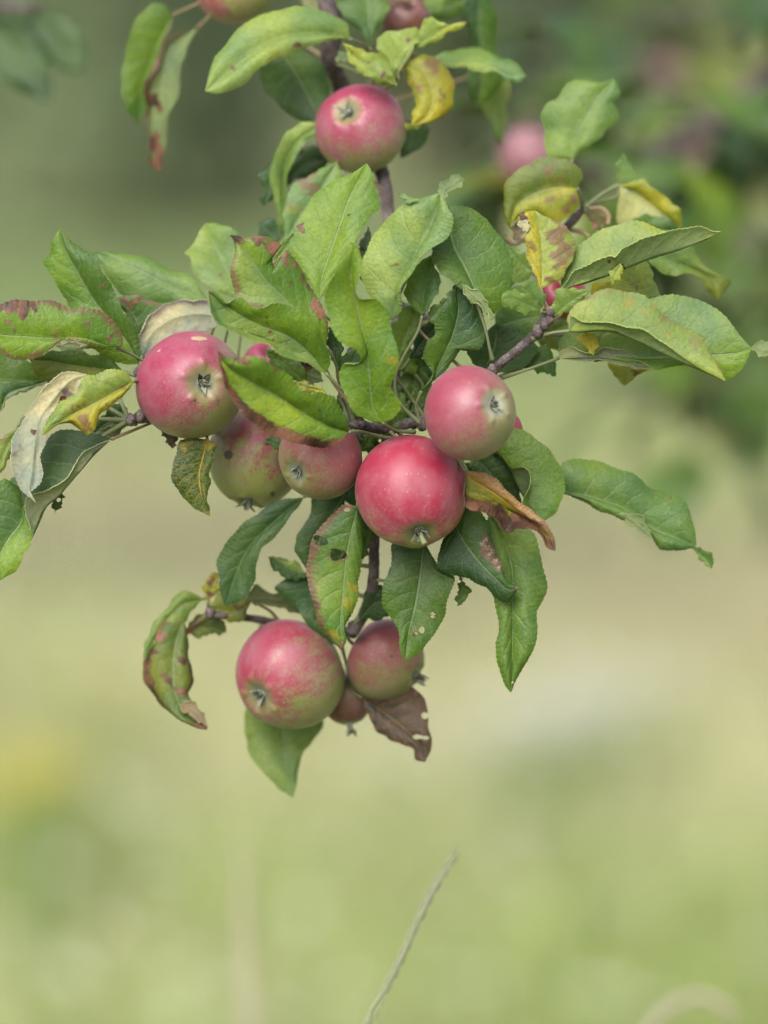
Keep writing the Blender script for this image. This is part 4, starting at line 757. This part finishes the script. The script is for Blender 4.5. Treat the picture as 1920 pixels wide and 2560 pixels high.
leaf('M', (520, 500), (722, 1408), [(560, 620), (585, 850), (592, 1000), (572, 1140), (640, 1240), (715, 1340)], [(460, 700), (440, 900), (460, 1100), (530, 1250)], [(360, 500), (270, 590), (205, 750), (193, 930), (220, 1030), (320, 1180), (470, 1300), (600, 1380)], z=(-5.5, -4.5), pal='olive', hi=True, label='curled olive leaf blotched with dark brown at lower left',
     eb=(.55, .62, .95), brown=.12, spots=[(400, 980, 60, 'b', .6), (300, 600, 50, 'b', .8), (350, 650, 46, 'b', .8), (270, 760, 50, 'b', .7), (220, 830, 40, 'p', .9), (520, 830, 50, 'b', .6), (500, 1100, 80, 'b', .5), (280, 1050, 60, 'b', .5)], bulge=.3, dl=-.6, dr=-.5, nopet=True)
leaf('M', (500, 1200), (722, 1380), [(590, 1170), (680, 1250)], [(600, 1240)], [(530, 1260), (640, 1330)], z=-4.3, pal='tan', flip=True, name='leaf_tip')
leaf('M', (545, 610), (882, 600), [(590, 500), (740, 450), (860, 515)], [(700, 560)], [(640, 640), (780, 615)], z=-7, pal='olive', spots=[(600, 600, 60, 'b', .6)])
leaf('M', (1240, 610), (1130, 640), [(1180, 640)], [(1180, 610)], [(1150, 560), (1220, 560)], z=-9, pal='fresh')
leaf('N', (460, 700), (552, 1492), [(700, 760), (778, 870), (762, 980), (690, 1080), (605, 1190), (585, 1350)], [(470, 950), (480, 1150), (530, 1350)], [(250, 760), (180, 900), (188, 1040), (280, 1240), (430, 1410)], z=(-10, -9), pal='light', wave=.15)
leaf('N', (1070, 735), (1548, 1222), [(1250, 670), (1430, 650), (1530, 740), (1572, 870), (1588, 1000), (1585, 1120)], [(1250, 860), (1400, 980), (1500, 1080)], [(1100, 850), (1190, 985), (1320, 1065), (1460, 1142), (1485, 1200)], z=(-6.5, -5.5), pal='brown', hi=True, brown=.35, label='dry brown leaf with nibbled edge under the lower apples', wave=.1, holes=[(1550, 872, 36, 24), (1490, 1032, 42, 18), (1550, 1040, 26, 14)])
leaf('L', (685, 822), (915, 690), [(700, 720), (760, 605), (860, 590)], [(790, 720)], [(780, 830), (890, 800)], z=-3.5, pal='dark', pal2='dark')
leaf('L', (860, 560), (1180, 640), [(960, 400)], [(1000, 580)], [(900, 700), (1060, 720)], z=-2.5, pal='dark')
leaf('K', (125, 945), (104, 1102), [(176, 1000), (160, 1060)], [(130, 1030)], [(112, 990), (96, 1050)], z=-1.2, pal='mid', pet=([(118, 900), (90, 800)], -1.8))
# --- fill behind the cluster
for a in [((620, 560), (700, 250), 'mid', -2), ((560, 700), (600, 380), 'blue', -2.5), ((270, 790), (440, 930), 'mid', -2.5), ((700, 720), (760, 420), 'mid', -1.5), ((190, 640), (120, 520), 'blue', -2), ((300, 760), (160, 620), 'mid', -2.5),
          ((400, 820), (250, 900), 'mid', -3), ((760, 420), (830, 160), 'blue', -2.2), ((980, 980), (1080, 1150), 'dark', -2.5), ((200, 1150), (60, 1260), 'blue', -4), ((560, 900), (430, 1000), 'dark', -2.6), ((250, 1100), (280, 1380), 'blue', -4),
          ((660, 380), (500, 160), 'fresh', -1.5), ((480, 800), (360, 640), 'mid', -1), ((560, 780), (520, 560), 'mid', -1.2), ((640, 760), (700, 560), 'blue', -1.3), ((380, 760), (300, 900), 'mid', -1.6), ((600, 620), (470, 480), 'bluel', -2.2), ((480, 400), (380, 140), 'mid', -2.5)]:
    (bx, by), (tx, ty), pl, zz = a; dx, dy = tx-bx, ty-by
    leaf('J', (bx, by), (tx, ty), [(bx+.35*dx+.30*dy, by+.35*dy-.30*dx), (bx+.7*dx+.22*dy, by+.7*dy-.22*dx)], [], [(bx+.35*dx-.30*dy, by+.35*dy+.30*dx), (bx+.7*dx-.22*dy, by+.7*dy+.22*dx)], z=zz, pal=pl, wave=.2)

# stalks: each leaf is joined to the nearest wood
def add_stalk(o, p0, back, pp, sd, nodes, r0=.0008):
    g = random.Random(sd)
    if pp is None:
        best = min(nodes, key=lambda q: (q-p0).length+.35*max(0, (q-p0).dot(-back.normalized())))
        if (best-p0).length > .14 or (best-p0).length < .004: return
        L_ = (best-p0).length; b = back.normalized()
        pp = [p0, p0+b*min(L_*.3, .006)+FWD*.002, (p0+best)/2+b*min(L_*.1, .003)+FWD*.004, best]
    rr = [r0*1.15]+[r0]*(len(pp)-2)+[r0*1.7]
    tube('petiole', pp, rr, M_pet if g.random() < .75 else M_petr, o, seg=7)
for a in PENDING: add_stalk(*a, TWIG_NODES)
PENDING.clear()

# ------------------------------------------------------------------ apples
def apple_meshes(R, ratio, seed, blushdir, axis, mat, scars=(), amp=.03, knobs=True, blush_bias=0.0, nt_=56, np_=72, center=None, lumps=0.012):
    g = np.random.default_rng(seed)
    th = np.linspace(0, math.pi, nt_)[:, None]; ph = np.linspace(0, 2*math.pi, np_, endpoint=False)[None, :]
    s_, c_ = np.sin(th), np.cos(th)
    pe = g.uniform(0, 6.28, 6)
    rad = 1+amp*.45*np.sin(2*ph+pe[0])*s_+amp*.35*np.cos(3*ph+pe[1])*s_*s_+lumps*np.sin(5*ph+pe[2])*np.exp(-((th-.75)/.5)**2)
    X = rad*s_*np.cos(ph); Y = rad*s_*np.sin(ph); Z = ratio*c_*rad**.5
    Z = Z*np.ones_like(ph)
    fl = 1+.05*np.sin(th)*np.exp(-((th-1.9)/.7)**2)       # shoulders wider toward the stalk
    X *= fl; Y *= fl
    dimple = .20*np.exp(-(th/.27)**2)
    Z -= dimple*(1+0*ph)
    Z += .42*np.exp(-((math.pi-th)/.34)**2)               # stalk cavity
    if knobs:
        k5 = np.exp(-((th-.36)/.10)**2)*np.clip(np.cos(5*ph+pe[3]), 0, 1)**2
        Z += .035*k5; X += .03*k5*np.cos(ph); Y += .03*k5*np.sin(ph)
    V = np.stack([X, Y, Z], -1)*R
    # colour masks
    D = np.stack([s_*np.cos(ph), s_*np.sin(ph), c_*np.ones_like(ph)], -1)
    q = Vector((0, 0, 1)).rotation_difference(Vector(axis)); bl = q.inverted() @ Vector(blushdir).normalized()
    bm = (D@np.array(bl))*.5+.5+blush_bias
    mk = np.zeros(V.shape[:2]+(4,)); mk[..., 0] = bm; mk[..., 1] = th/1.0*np.ones_like(ph); mk[..., 3] = 1
    for (sx, sy, sr, st) in scars:      # photo position, px radius
        Rm = np.array(q.to_matrix()); W = V@Rm.T+np.array(center)
        px = px_of(W); dd = np.sqrt((px[..., 0]-sx)**2+(px[..., 1]-sy)**2)/sr
        vis = (W-np.array(center))@np.array(FWD) < 0
        mk[..., 2] = np.maximum(mk[..., 2], st*np.clip(1.5-dd, 0, 1)*vis)
    n = nt_*np_; i, j = np.meshgrid(np.arange(nt_-1), np.arange(np_), indexing='ij'); a = i*np_+j; b = i*np_+(j+1) % np_
    F = np.stack([a, a+np_, b+np_, b], -1).reshape(-1, 4)
    return mesh_np('apple_body', V.reshape(-1, 3), F, [mat], attrs={'mask': mk.reshape(-1, 4)}), q
APPLES = 'apples on the tree'
def sepal_mesh(L_, wdt, curl, mat, seed):
    g = random.Random(seed); n = 7; V = []; F = []
    for i in range(n):
        t = i/(n-1); a = curl*t
        x = L_*(math.sin(a)/curl if abs(curl) > .01 else t); z = L_*((1-math.cos(a))/curl if abs(curl) > .01 else 0)
        ww = wdt*(1-t)**.7*(1+.2*math.sin(5*t+seed))+.0001
        for k, yy in enumerate((-ww, 0, ww)): V.append((x, yy, z-(.0004 if k == 1 else 0)))
    m_ = len(V)
    V += [(x, y, z-.0004) for x, y, z in V]
    for i in range(n-1):
        for k in range(2):
            a = i*3+k; F.append((a, a+1, a+4, a+3)); F.append((a+m_, a+3+m_, a+4+m_, a+1+m_))
        for k in (0, 2):
            a = i*3+k; F.append((a, a+3, a+3+m_, a+m_))
    return mesh_np('sepal', V, F, [mat])
def apple(cx, cy, r, z, cal, label, mat='red', blush=(-.5, -.5, 1), ratio=.95, away=False, scars=(), seed=1, bias=0., cal_out=.0, calscale=1., name='apple', stem=None, hang=None, knobs=True, stub=False, roll=0, group=APPLES, lumps=.012, detail=True):
    c = at(cx, cy, z); R = r*SENS/LENS/1920.0*(DIST-z/100.)
    dx, dy = (cal[0]-cx)/r, (cal[1]-cy)/r
    dd = math.hypot(dx, dy)
    if dd > .97: dx, dy = dx*.97/dd, dy*.97/dd; dd = .97
    dz = math.sqrt(max(0, 1-dd*dd))*(-1 if away else 1)
    axis = (Vector((1, 0, 0))*dx-UPV*dy-FWD*dz).normalized()
    t = empty(name, c, label, 'apple', group)
    me, q = apple_meshes(R, ratio, seed, blush, axis, M_apple[mat], scars, blush_bias=bias, center=c, knobs=knobs, lumps=lumps, nt_=56 if detail else 30, np_=72 if detail else 40)
    b = bpy.data.objects.new('body', me); link(b, t); b.rotation_euler = q.to_euler()
    # calyx: a downy cup, five sepals, a tuft of dead stamens
    g = random.Random(seed)
    cs = R*.15*calscale
    zc = (ratio-.20+.012)*R
    cup = bpy.data.objects.new('calyx', tube_mesh('calyx', [(0, 0, zc-.003), (0, 0, zc), (0, 0, zc+cs*.35+cal_out*R)], [cs*.6, cs*.72, cs*.4], M_calyx, seg=12, rough=.12, n=8))
    link(cup, t); cup.rotation_euler = q.to_euler()
    for k in range(5):
        sp_ = bpy.data.objects.new('sepal', sepal_mesh(cs*g.uniform(1.1, 1.7), cs*.42, g.uniform(-1.1, .9) if not stub else -.9, M_calyx if g.random() < .8 else M_calyxd, k+seed))
        link(sp_, cup); a = k*2*math.pi/5+g.uniform(-.3, .3)+roll
        m4 = Matrix.Translation((math.cos(a)*cs*.35, math.sin(a)*cs*.35, zc+cs*.25+cal_out*R)) @ Matrix.Rotation(a, 4, 'Z') @ Matrix.Rotation(-g.uniform(.75, 1.35) if not stub else -1.3, 4, 'Y')
        sp_.matrix_local = m4
    for k in range(5):
        a = g.uniform(0, 6.28); h = cs*g.uniform(.5, 1.1)
        st = bpy.data.objects.new('stamen', tube_mesh('stamen', [(0, 0, zc), (math.cos(a)*h*.3, math.sin(a)*h*.3, zc+h*.6+cal_out*R), (math.cos(a)*h*.6, math.sin(a)*h*.6, zc+h+cal_out*R)], [cs*.09]*3, M_calyx if k % 2 else M_calyxd, seg=5, n=5)); link(st, cup)
    if stub:
        st = bpy.data.objects.new('stalk_stub', tube_mesh('stalk_stub', [(0, 0, zc-.001), (cs*.1, 0, zc+cs*1.2), (cs*.35, 0, zc+cs*2.3)], [cs*.36, cs*.32, cs*.40], M_pet, seg=9, n=9)); link(st, cup)
    # stalk towards the wood
    s0 = c-axis*R*(ratio-.42)
    nn = min(TWIG_NODES, key=lambda p: (p-(c-axis*R*1.2)).length) if hang is None else at(*hang)
    s1 = c-axis*R*1.0
    if (nn-s1).length > .07 and hang is None: nn = s1-axis*.012+Vector((0, 0, .008))
    tube('stem', [s0, s1, (s1+nn)/2+Vector((0, .002, .002)), nn], [.0011, .001, .001, .0015], M_petr, t, seg=8)
    return t

U = (0, -.15, 1)
aA = apple(478, 963, 131, 0, (513, 958), 'large pink red apple at left facing the camera with its dark calyx', 'red', (-.8, -.3, .75), 1.04, seed=3, scars=[(488, 1001, 5, .8), (461, 1005, 2, .9)], bias=-.07)
aB = apple(640, 1143, 116, -4.5, (618, 1262), 'striped green and dull red apple hanging behind, with a dark scar', 'stripe', (.35, -.1, .9), 1.1, seed=5, scars=[(571, 1137, 12, 1.), (612, 1096, 8, .5), (682, 1235, 10, .6)], cal_out=.07)
aC = apple(800, 1143, 104, .5, (736, 1184), 'smallish dull red apple below the burnt edged leaf, its pale calyx at lower left', 'dull', (.5, -.2, .8), 1.0, seed=9, bias=.08, lumps=.004)
aD = apple(1028, 1228, 134, 1.5, (1050, 1333), 'brightest deep red apple in the centre, green at its base', 'deep', (-.05, -.35, 1), 1.10, seed=12, stub=True, knobs=False, bias=.0, lumps=.02)
aE = apple(1176, 1032, 114, 4.5, (1241, 1010), 'dusky pink apple with pale ringed calyx, touching the deep red one', 'ring', (-.8, -.2, .55), 1.0, seed=15, bias=-.06, lumps=.004)
aF = apple(900, 321, 111, -8, (864, 278), 'lone pink apple with a green underside in the upper part of the branch', 'red', (-.3, -.4, .9), .97, seed=18, bias=-.1, scars=[(814, 345, 10, .35)])
aG = apple(723, 1688, 133, -6, (642, 1742), 'pink streaked green apple, larger of the lowest pair', 'stripe', (-.7, -.5, .8), 1.02, seed=21, bias=.10)
aH = apple(963, 1650, 99, -6.5, (1050, 1695), 'dull rosy apple with its calyx sticking out to the right, lowest pair', 'dull', (-.3, -.2, .9), .98, seed=24, cal_out=.12, scars=[(978, 1641, 6, .8)], bias=-.06, calscale=1.25)
aI = apple(868, 1748, 62, -8, (877, 1830), 'small brown shrivelled apple wedged between the lowest pair', 'brown', (.3, 0, -.5), 1.05, seed=27, cal_out=.35, calscale=1.5)
aJ = apple(592, -36, 98, -13, (560, -120), 'green and pink apple cut by the top edge of the picture', 'stripe', (-.9, -.3, -.2), 1.0, seed=30, away=False, bias=-.12)
aK = apple(662, 912, 56, -6, (650, 950), 'half hidden pink apple behind the leaf between the left apples', 'red', (-.6, -.3, .6), 1., seed=33, bias=.0, away=True)
aL = apple(1248, 1082, 58, -2, (1280, 1130), 'sliver of a red apple showing behind the dusky pink one', 'deep', (0, -.2, 1), 1., seed=36, away=True)
aM = apple(1402, 738, 60, -5.5, (1400, 760), 'red apple almost hidden behind the yellow leaves at upper right', 'deep', (0, -.6, .5), 1., seed=39, away=True)
aN = apple(1012, 48, 62, -13, (1000, 90), 'brownish apple almost hidden behind the top leaves', 'brown', (0, -.6, .5), 1., seed=42, away=True)
# tan corky patch and crescent mark on the big left apple
def skin_patch(app, px, py, sx, sy, c3, R, parent, label):
    V = []; F = []; n = 18
    def onto(x, y, lift):
        p = at(x, y, 0); d = (p-CAM).normalized(); oc = CAM-c3; b = oc.dot(d); q = b*b-(oc.length_squared-R*R)
        t_ = -b-math.sqrt(max(q, 0)); return CAM+d*t_+((CAM+d*t_)-c3).normalized()*lift
    return onto
# (patch is built from the body surface itself: nearest body vertices are lifted)
def surface_patch(app, px, py, rx, ry, mat, name, ang=0):
    body = [o for o in app.children if o.name.startswith('body')][0]; me = body.data
    Rm = body.rotation_euler.to_matrix(); c = Vector(app.location)
    from mathutils.bvhtree import BVHTree
    tree = BVHTree.FromPolygons([tuple(Rm@v.co+c) for v in me.vertices], [tuple(p.vertices) for p in me.polygons])
    V = []; F = []; rings, n = 4, 22; g = random.Random(int(px))
    wob = [1+g.uniform(-.16, .16) for k in range(n)]
    for i in range(rings+1):
        for k in range(n):
            f = i/rings; a = 6.283*k/n; x = rx*f*math.cos(a)*wob[k]; y = ry*f*math.sin(a)*wob[k]
            x, y = x*math.cos(ang)-y*math.sin(ang), x*math.sin(ang)+y*math.cos(ang)
            d = (at(px+x, py+y, 0)-CAM).normalized(); h = tree.ray_cast(CAM, d)
            if h[0] is None: return None
            V.append(h[0]+h[1]*(.00022*(1-f)+.00002 if i < rings else -.0001)-c)
    for i in range(rings):
        for k in range(n): F.append((i*n+k, i*n+(k+1) % n, (i+1)*n+(k+1) % n, (i+1)*n+k))
    return link(bpy.data.objects.new(name, mesh_np(name, V, F, [mat])), app)
surface_patch(aA, 497, 846, 24, 6.5, M_scar, 'corky_patch', .03)
surface_patch(aA, 397, 877, 6.5, 2.0, M_scar, 'corky_mark', -.6)

# ------------------------------------------------------------------ tall grasses near the branch
s = NT('dry_straw'); tc = s.n('ShaderNodeTexCoord')
M_straw = s.bsdf(s.mix(s.noise(tc.outputs['Object'], 60, 2), (.12, .15, .065), (.22, .215, .16)), .7, .2)
M_strawp = s.bsdf((.48, .42, .36), .7, .2) if False else M_straw
def stalk(pts, r, label, name='grass_stalk', head=True, seed=1, mat=None):
    P = [at(*p) for p in pts]; b = Vector((P[-1].x+(P[-1].x-P[-2].x)*2.5, P[-1].y, 0)); 
    base = Vector((b.x, b.y, 0))
    t = empty(name, base, label, 'grass', None)
    tube('culm', P+[(P[-1]+base)/2+Vector((0, 0, 0)), base], [r*.4]+[r]*(len(P)-1)+[r, r*1.2], mat or M_straw, t, seg=7)
    if head:
        g = random.Random(seed); Q = resample([list(p) for p in P], np.linspace(.0, 1, 26))
        V = []; F = []
        for i, q in enumerate(Q):
            d = Q[min(i+1, 25)]-Q[max(i-1, 0)]; d = Vector(d).normalized(); sd_ = d.cross(FWD).normalized()*(1 if i % 2 else -1)
            c = Vector(q)+sd_*r*1.3; L_ = .0065; u = -d*L_; w_ = (sd_*.6+FWD*g.uniform(-.5, .5)).normalized()*r*1.1; o_ = FWD*r*.9
            bi = len(V); V += [c-u*.6, c+w_, c+o_, c-w_*.5, c-o_, c+u*.9]
            F += [(bi, bi+1, bi+2, -1), (bi, bi+2, bi+3, -1), (bi, bi+3, bi+4, -1), (bi, bi+4, bi+1, -1), (bi+5, bi+2, bi+1, -1), (bi+5, bi+3, bi+2, -1), (bi+5, bi+4, bi+3, -1), (bi+5, bi+1, bi+4, -1)]
        o = link(bpy.data.objects.new('seed_head', mesh_np('seed_head', [v-base for v in V], F, [mat or M_straw], smooth=False)), t)
    return t
s = NT('bleached_straw'); M_bleach = s.bsdf((.30, .25, .21), .7, .2)
stalk([(1140, 2132, -10), (1075, 2240, -10), (1010, 2380, -10), (960, 2480, -10), (915, 2570, -10)], .0011, 'slender leaning grass seed head rising from the bottom edge', seed=2)
stalk([(600, 2110, -110), (606, 2250, -110), (612, 2400, -110), (622, 2580, -110)], .0026, 'bleached upright grass stem blurred at lower left', seed=3, mat=M_bleach, head=False)
stalk([(1835, 2570, -75), (1822, 2528, -75), (1790, 2502, -75), (1740, 2490, -75), (1690, 2508, -75), (1645, 2540, -75), (1615, 2600, -75)], 0.0023, 'arched dead grass blade blurred at the lower right corner', name='dead_grass_stem', head=False, mat=M_bleach)

# ------------------------------------------------------------------ the tree behind: out of focus branches on the right and upper left
def proto_leaf(k, pal):
    g = random.Random(k); L_ = .075; wd = .020+.006*g.random(); bend = g.uniform(-.02, .03); fold = g.uniform(.0, .012)
    n = 6
    M = [(0, L_*i/n, bend*math.sin(i/n*2.6)) for i in range(n+1)]
    def side(sg): return [(sg*wd*math.sin(math.pi*min(1, (i/n)**.85)), L_*i/n, bend*math.sin(i/n*2.6)+fold*math.sin(math.pi*i/n)) for i in range(n+1)]
    def mf(mask, U_, Vv, px): mask[..., 1] = .1*(k % 3)
    V, F, mi, uv, tt, mk, mats = leaf_surface('leaf', ([side(-1)], [side(1)]), M, nu=20, m=3, seed=900+k, tint=PAL[pal], maskf=mf, teeth=8)
    return mesh_np('leaf', V, F, mats, mi, uv, {'tint': tt, 'mask': mk})
PL = [proto_leaf(i, p) for i, p in enumerate(['mid', 'blue', 'bluel', 'light', 'dark', 'fresh', 'olive', 'yellow', 'mid', 'pale'])]
def back_branch(label, pts, n, spread, seed, weights=None, rad=(6, 3), name='apple_branch', minz=None):
    P = [at(*p) for p in pts]; t = empty(name, P[0], label, 'branch', 'out of focus apple branches behind')
    tube('twig', P, [.001*(rad[0]+(rad[1]-rad[0])*i/(len(P)-1)) for i in range(len(P))], M_bark, t)
    g = random.Random(seed); Q = resample([list(p) for p in P], np.linspace(0, 1, 60))
    for i in range(n):
        j = g.randrange(4, 60); q = Vector(Q[j]); d = (Vector(Q[j])-Vector(Q[j-1])).normalized()
        off = Vector((g.gauss(0, 1), g.gauss(0, 1), g.gauss(0, .8)-.2)).normalized()
        p = q+off*spread*g.random()
        o = bpy.data.objects.new('leaf', g.choices(PL, weights)[0] if weights else g.choice(PL)); link(o, t)
        dr = (off+d*.6+Vector((0, 0, -.55))+Vector((g.uniform(-.4, .4), g.uniform(-.4, .4), g.uniform(-.3, .3)))).normalized()
        rot = dr.to_track_quat('Y', 'Z').to_euler(); s_ = g.uniform(.75, 1.2)
        o.location = p-t.location; o.rotation_euler = rot; o.scale = (s_,)*3
        pe = tube_mesh('petiole', [(0, 0, 0), tuple((q-p)*.5/s_ + Vector((0, 0, .003))), tuple((q-p)/s_)], [.0009]*3, M_pet, seg=5, n=6)
        po = bpy.data.objects.new('petiole', pe); link(po, t); po.location = p-t.location; po.scale = (s_,)*3
    return t
W1 = [3, 4, 4, 2, 4, 2, 2, .3, 3, 2]
back_branch('blurred leafy branch slanting behind the upper right corner', [(2300, -300, -120), (2050, 60, -105), (1850, 260, -95), (1650, 380, -85), (1480, 430, -75), (1340, 380, -68)], 70, .07, 11, W1, (13, 4))
back_branch('faintly blurred branch along the right edge', [(2500, 200, -190), (2200, 420, -170), (1950, 600, -160), (1830, 700, -150), (1800, 840, -150)], 90, .13, 12, W1, (12, 4))
back_branch('farthest blurred branch at the top right', [(2500, -500, -230), (2150, -150, -200), (1900, 40, -180), (1600, 90, -170), (1350, 160, -160)], 90, .13, 13, W1, (12, 4))
back_branch('blurred branch drooping below the right twig', [(2400, 600, -150), (2100, 760, -150), (1850, 900, -145), (1650, 980, -140), (1500, 980, -135)], 26, .08, 15, [3, 2, 5, 4, 0, 3, 2, .3, 3, 3], (8, 3))
TL = back_branch('dark blurred leaves of a branch in the upper left corner', [(-500, -250, -55), (-260, -100, -45), (-60, 0, -40), (30, 20, -38), (110, 20, -38)], 3, .03, 14, [1, 2, 0, 0, 5, 0, 0, 0, 1, 0], (5, 2))
leaf('O', (-30, 30), (112, 222), [(60, 60), (105, 140)], [(30, 110)], [(-40, 120), (30, 190)], z=(-40, -38), pal='dark', parent=TL, nopet=True)
leaf('O', (60, 10), (178, 160), [(150, 40), (185, 90)], [(115, 80)], [(50, 70), (100, 140)], z=(-42, -40), pal='dark', parent=TL, nopet=True)
leaf('O', (-60, -40), (60, 70), [(40, -30)], [(0, 20)], [(-50, 50)], z=(-42, -40), pal='dark', parent=TL, nopet=True)
bapple = [(1318, 392, 74, -66, 'pink apple blurred behind the light green leaf at upper right'), (1673, 176, 56, -170, 'blurred rosy apple high in the upper right foliage'), (1768, 420, 56, -170, 'blurred greyish pink apple near the right edge')]
for i, (x, y, r, z, lb) in enumerate(bapple):
    apple(x, y, r, z, (x+10, y+r*.7), lb, 'far', (-.2, -.6, .6), 1., seed=50+i, detail=False, bias=.1 if i == 0 else -.15, hang=(x+5, y-r*1.6, z))

# the tree these branches belong to stands to the right, its trunk outside the picture
tr = empty('apple_tree', (1.05, 1.55, 0), 'apple tree whose trunk stands just right of the view and bears the branches', 'tree')
def limb(pts, rads): return tube('limb', [Vector(p) for p in pts], rads, M_trunk, tr, rough=.06)
o = tube('trunk', [Vector((1.05, 1.55, -.05)), Vector((1.02, 1.5, .6)), Vector((1.08, 1.45, 1.2)), Vector((1.0, 1.4, 1.9)), Vector((.9, 1.35, 2.7))], [.12, .095, .085, .07, .03], M_trunk, tr, rough=.05)
A1 = at(790, -700, -22); limb([(1.02, 1.42, 1.75), (.6, 1.0, 2.0), (.2, .55, 1.75), tuple(A1)], [.045, .03, .018, .0075])
limb([(1.06, 1.46, 1.2), tuple(at(2500, 200, -190))], [.03, .013]); limb([(1.02, 1.42, 1.6), tuple(at(2300, -300, -120))], [.03, .013])
limb([(1.04, 1.45, 1.4), tuple(at(2500, -500, -230))], [.03, .013]); limb([(1.05, 1.5, 1.0), tuple(at(2400, 600, -150))], [.025, .009])
limb([(.6, 1.0, 2.0), (-.1, .8, 1.9), tuple(at(-500, -250, -55))], [.02, .012, .006])
print('objects', len(bpy.data.objects))
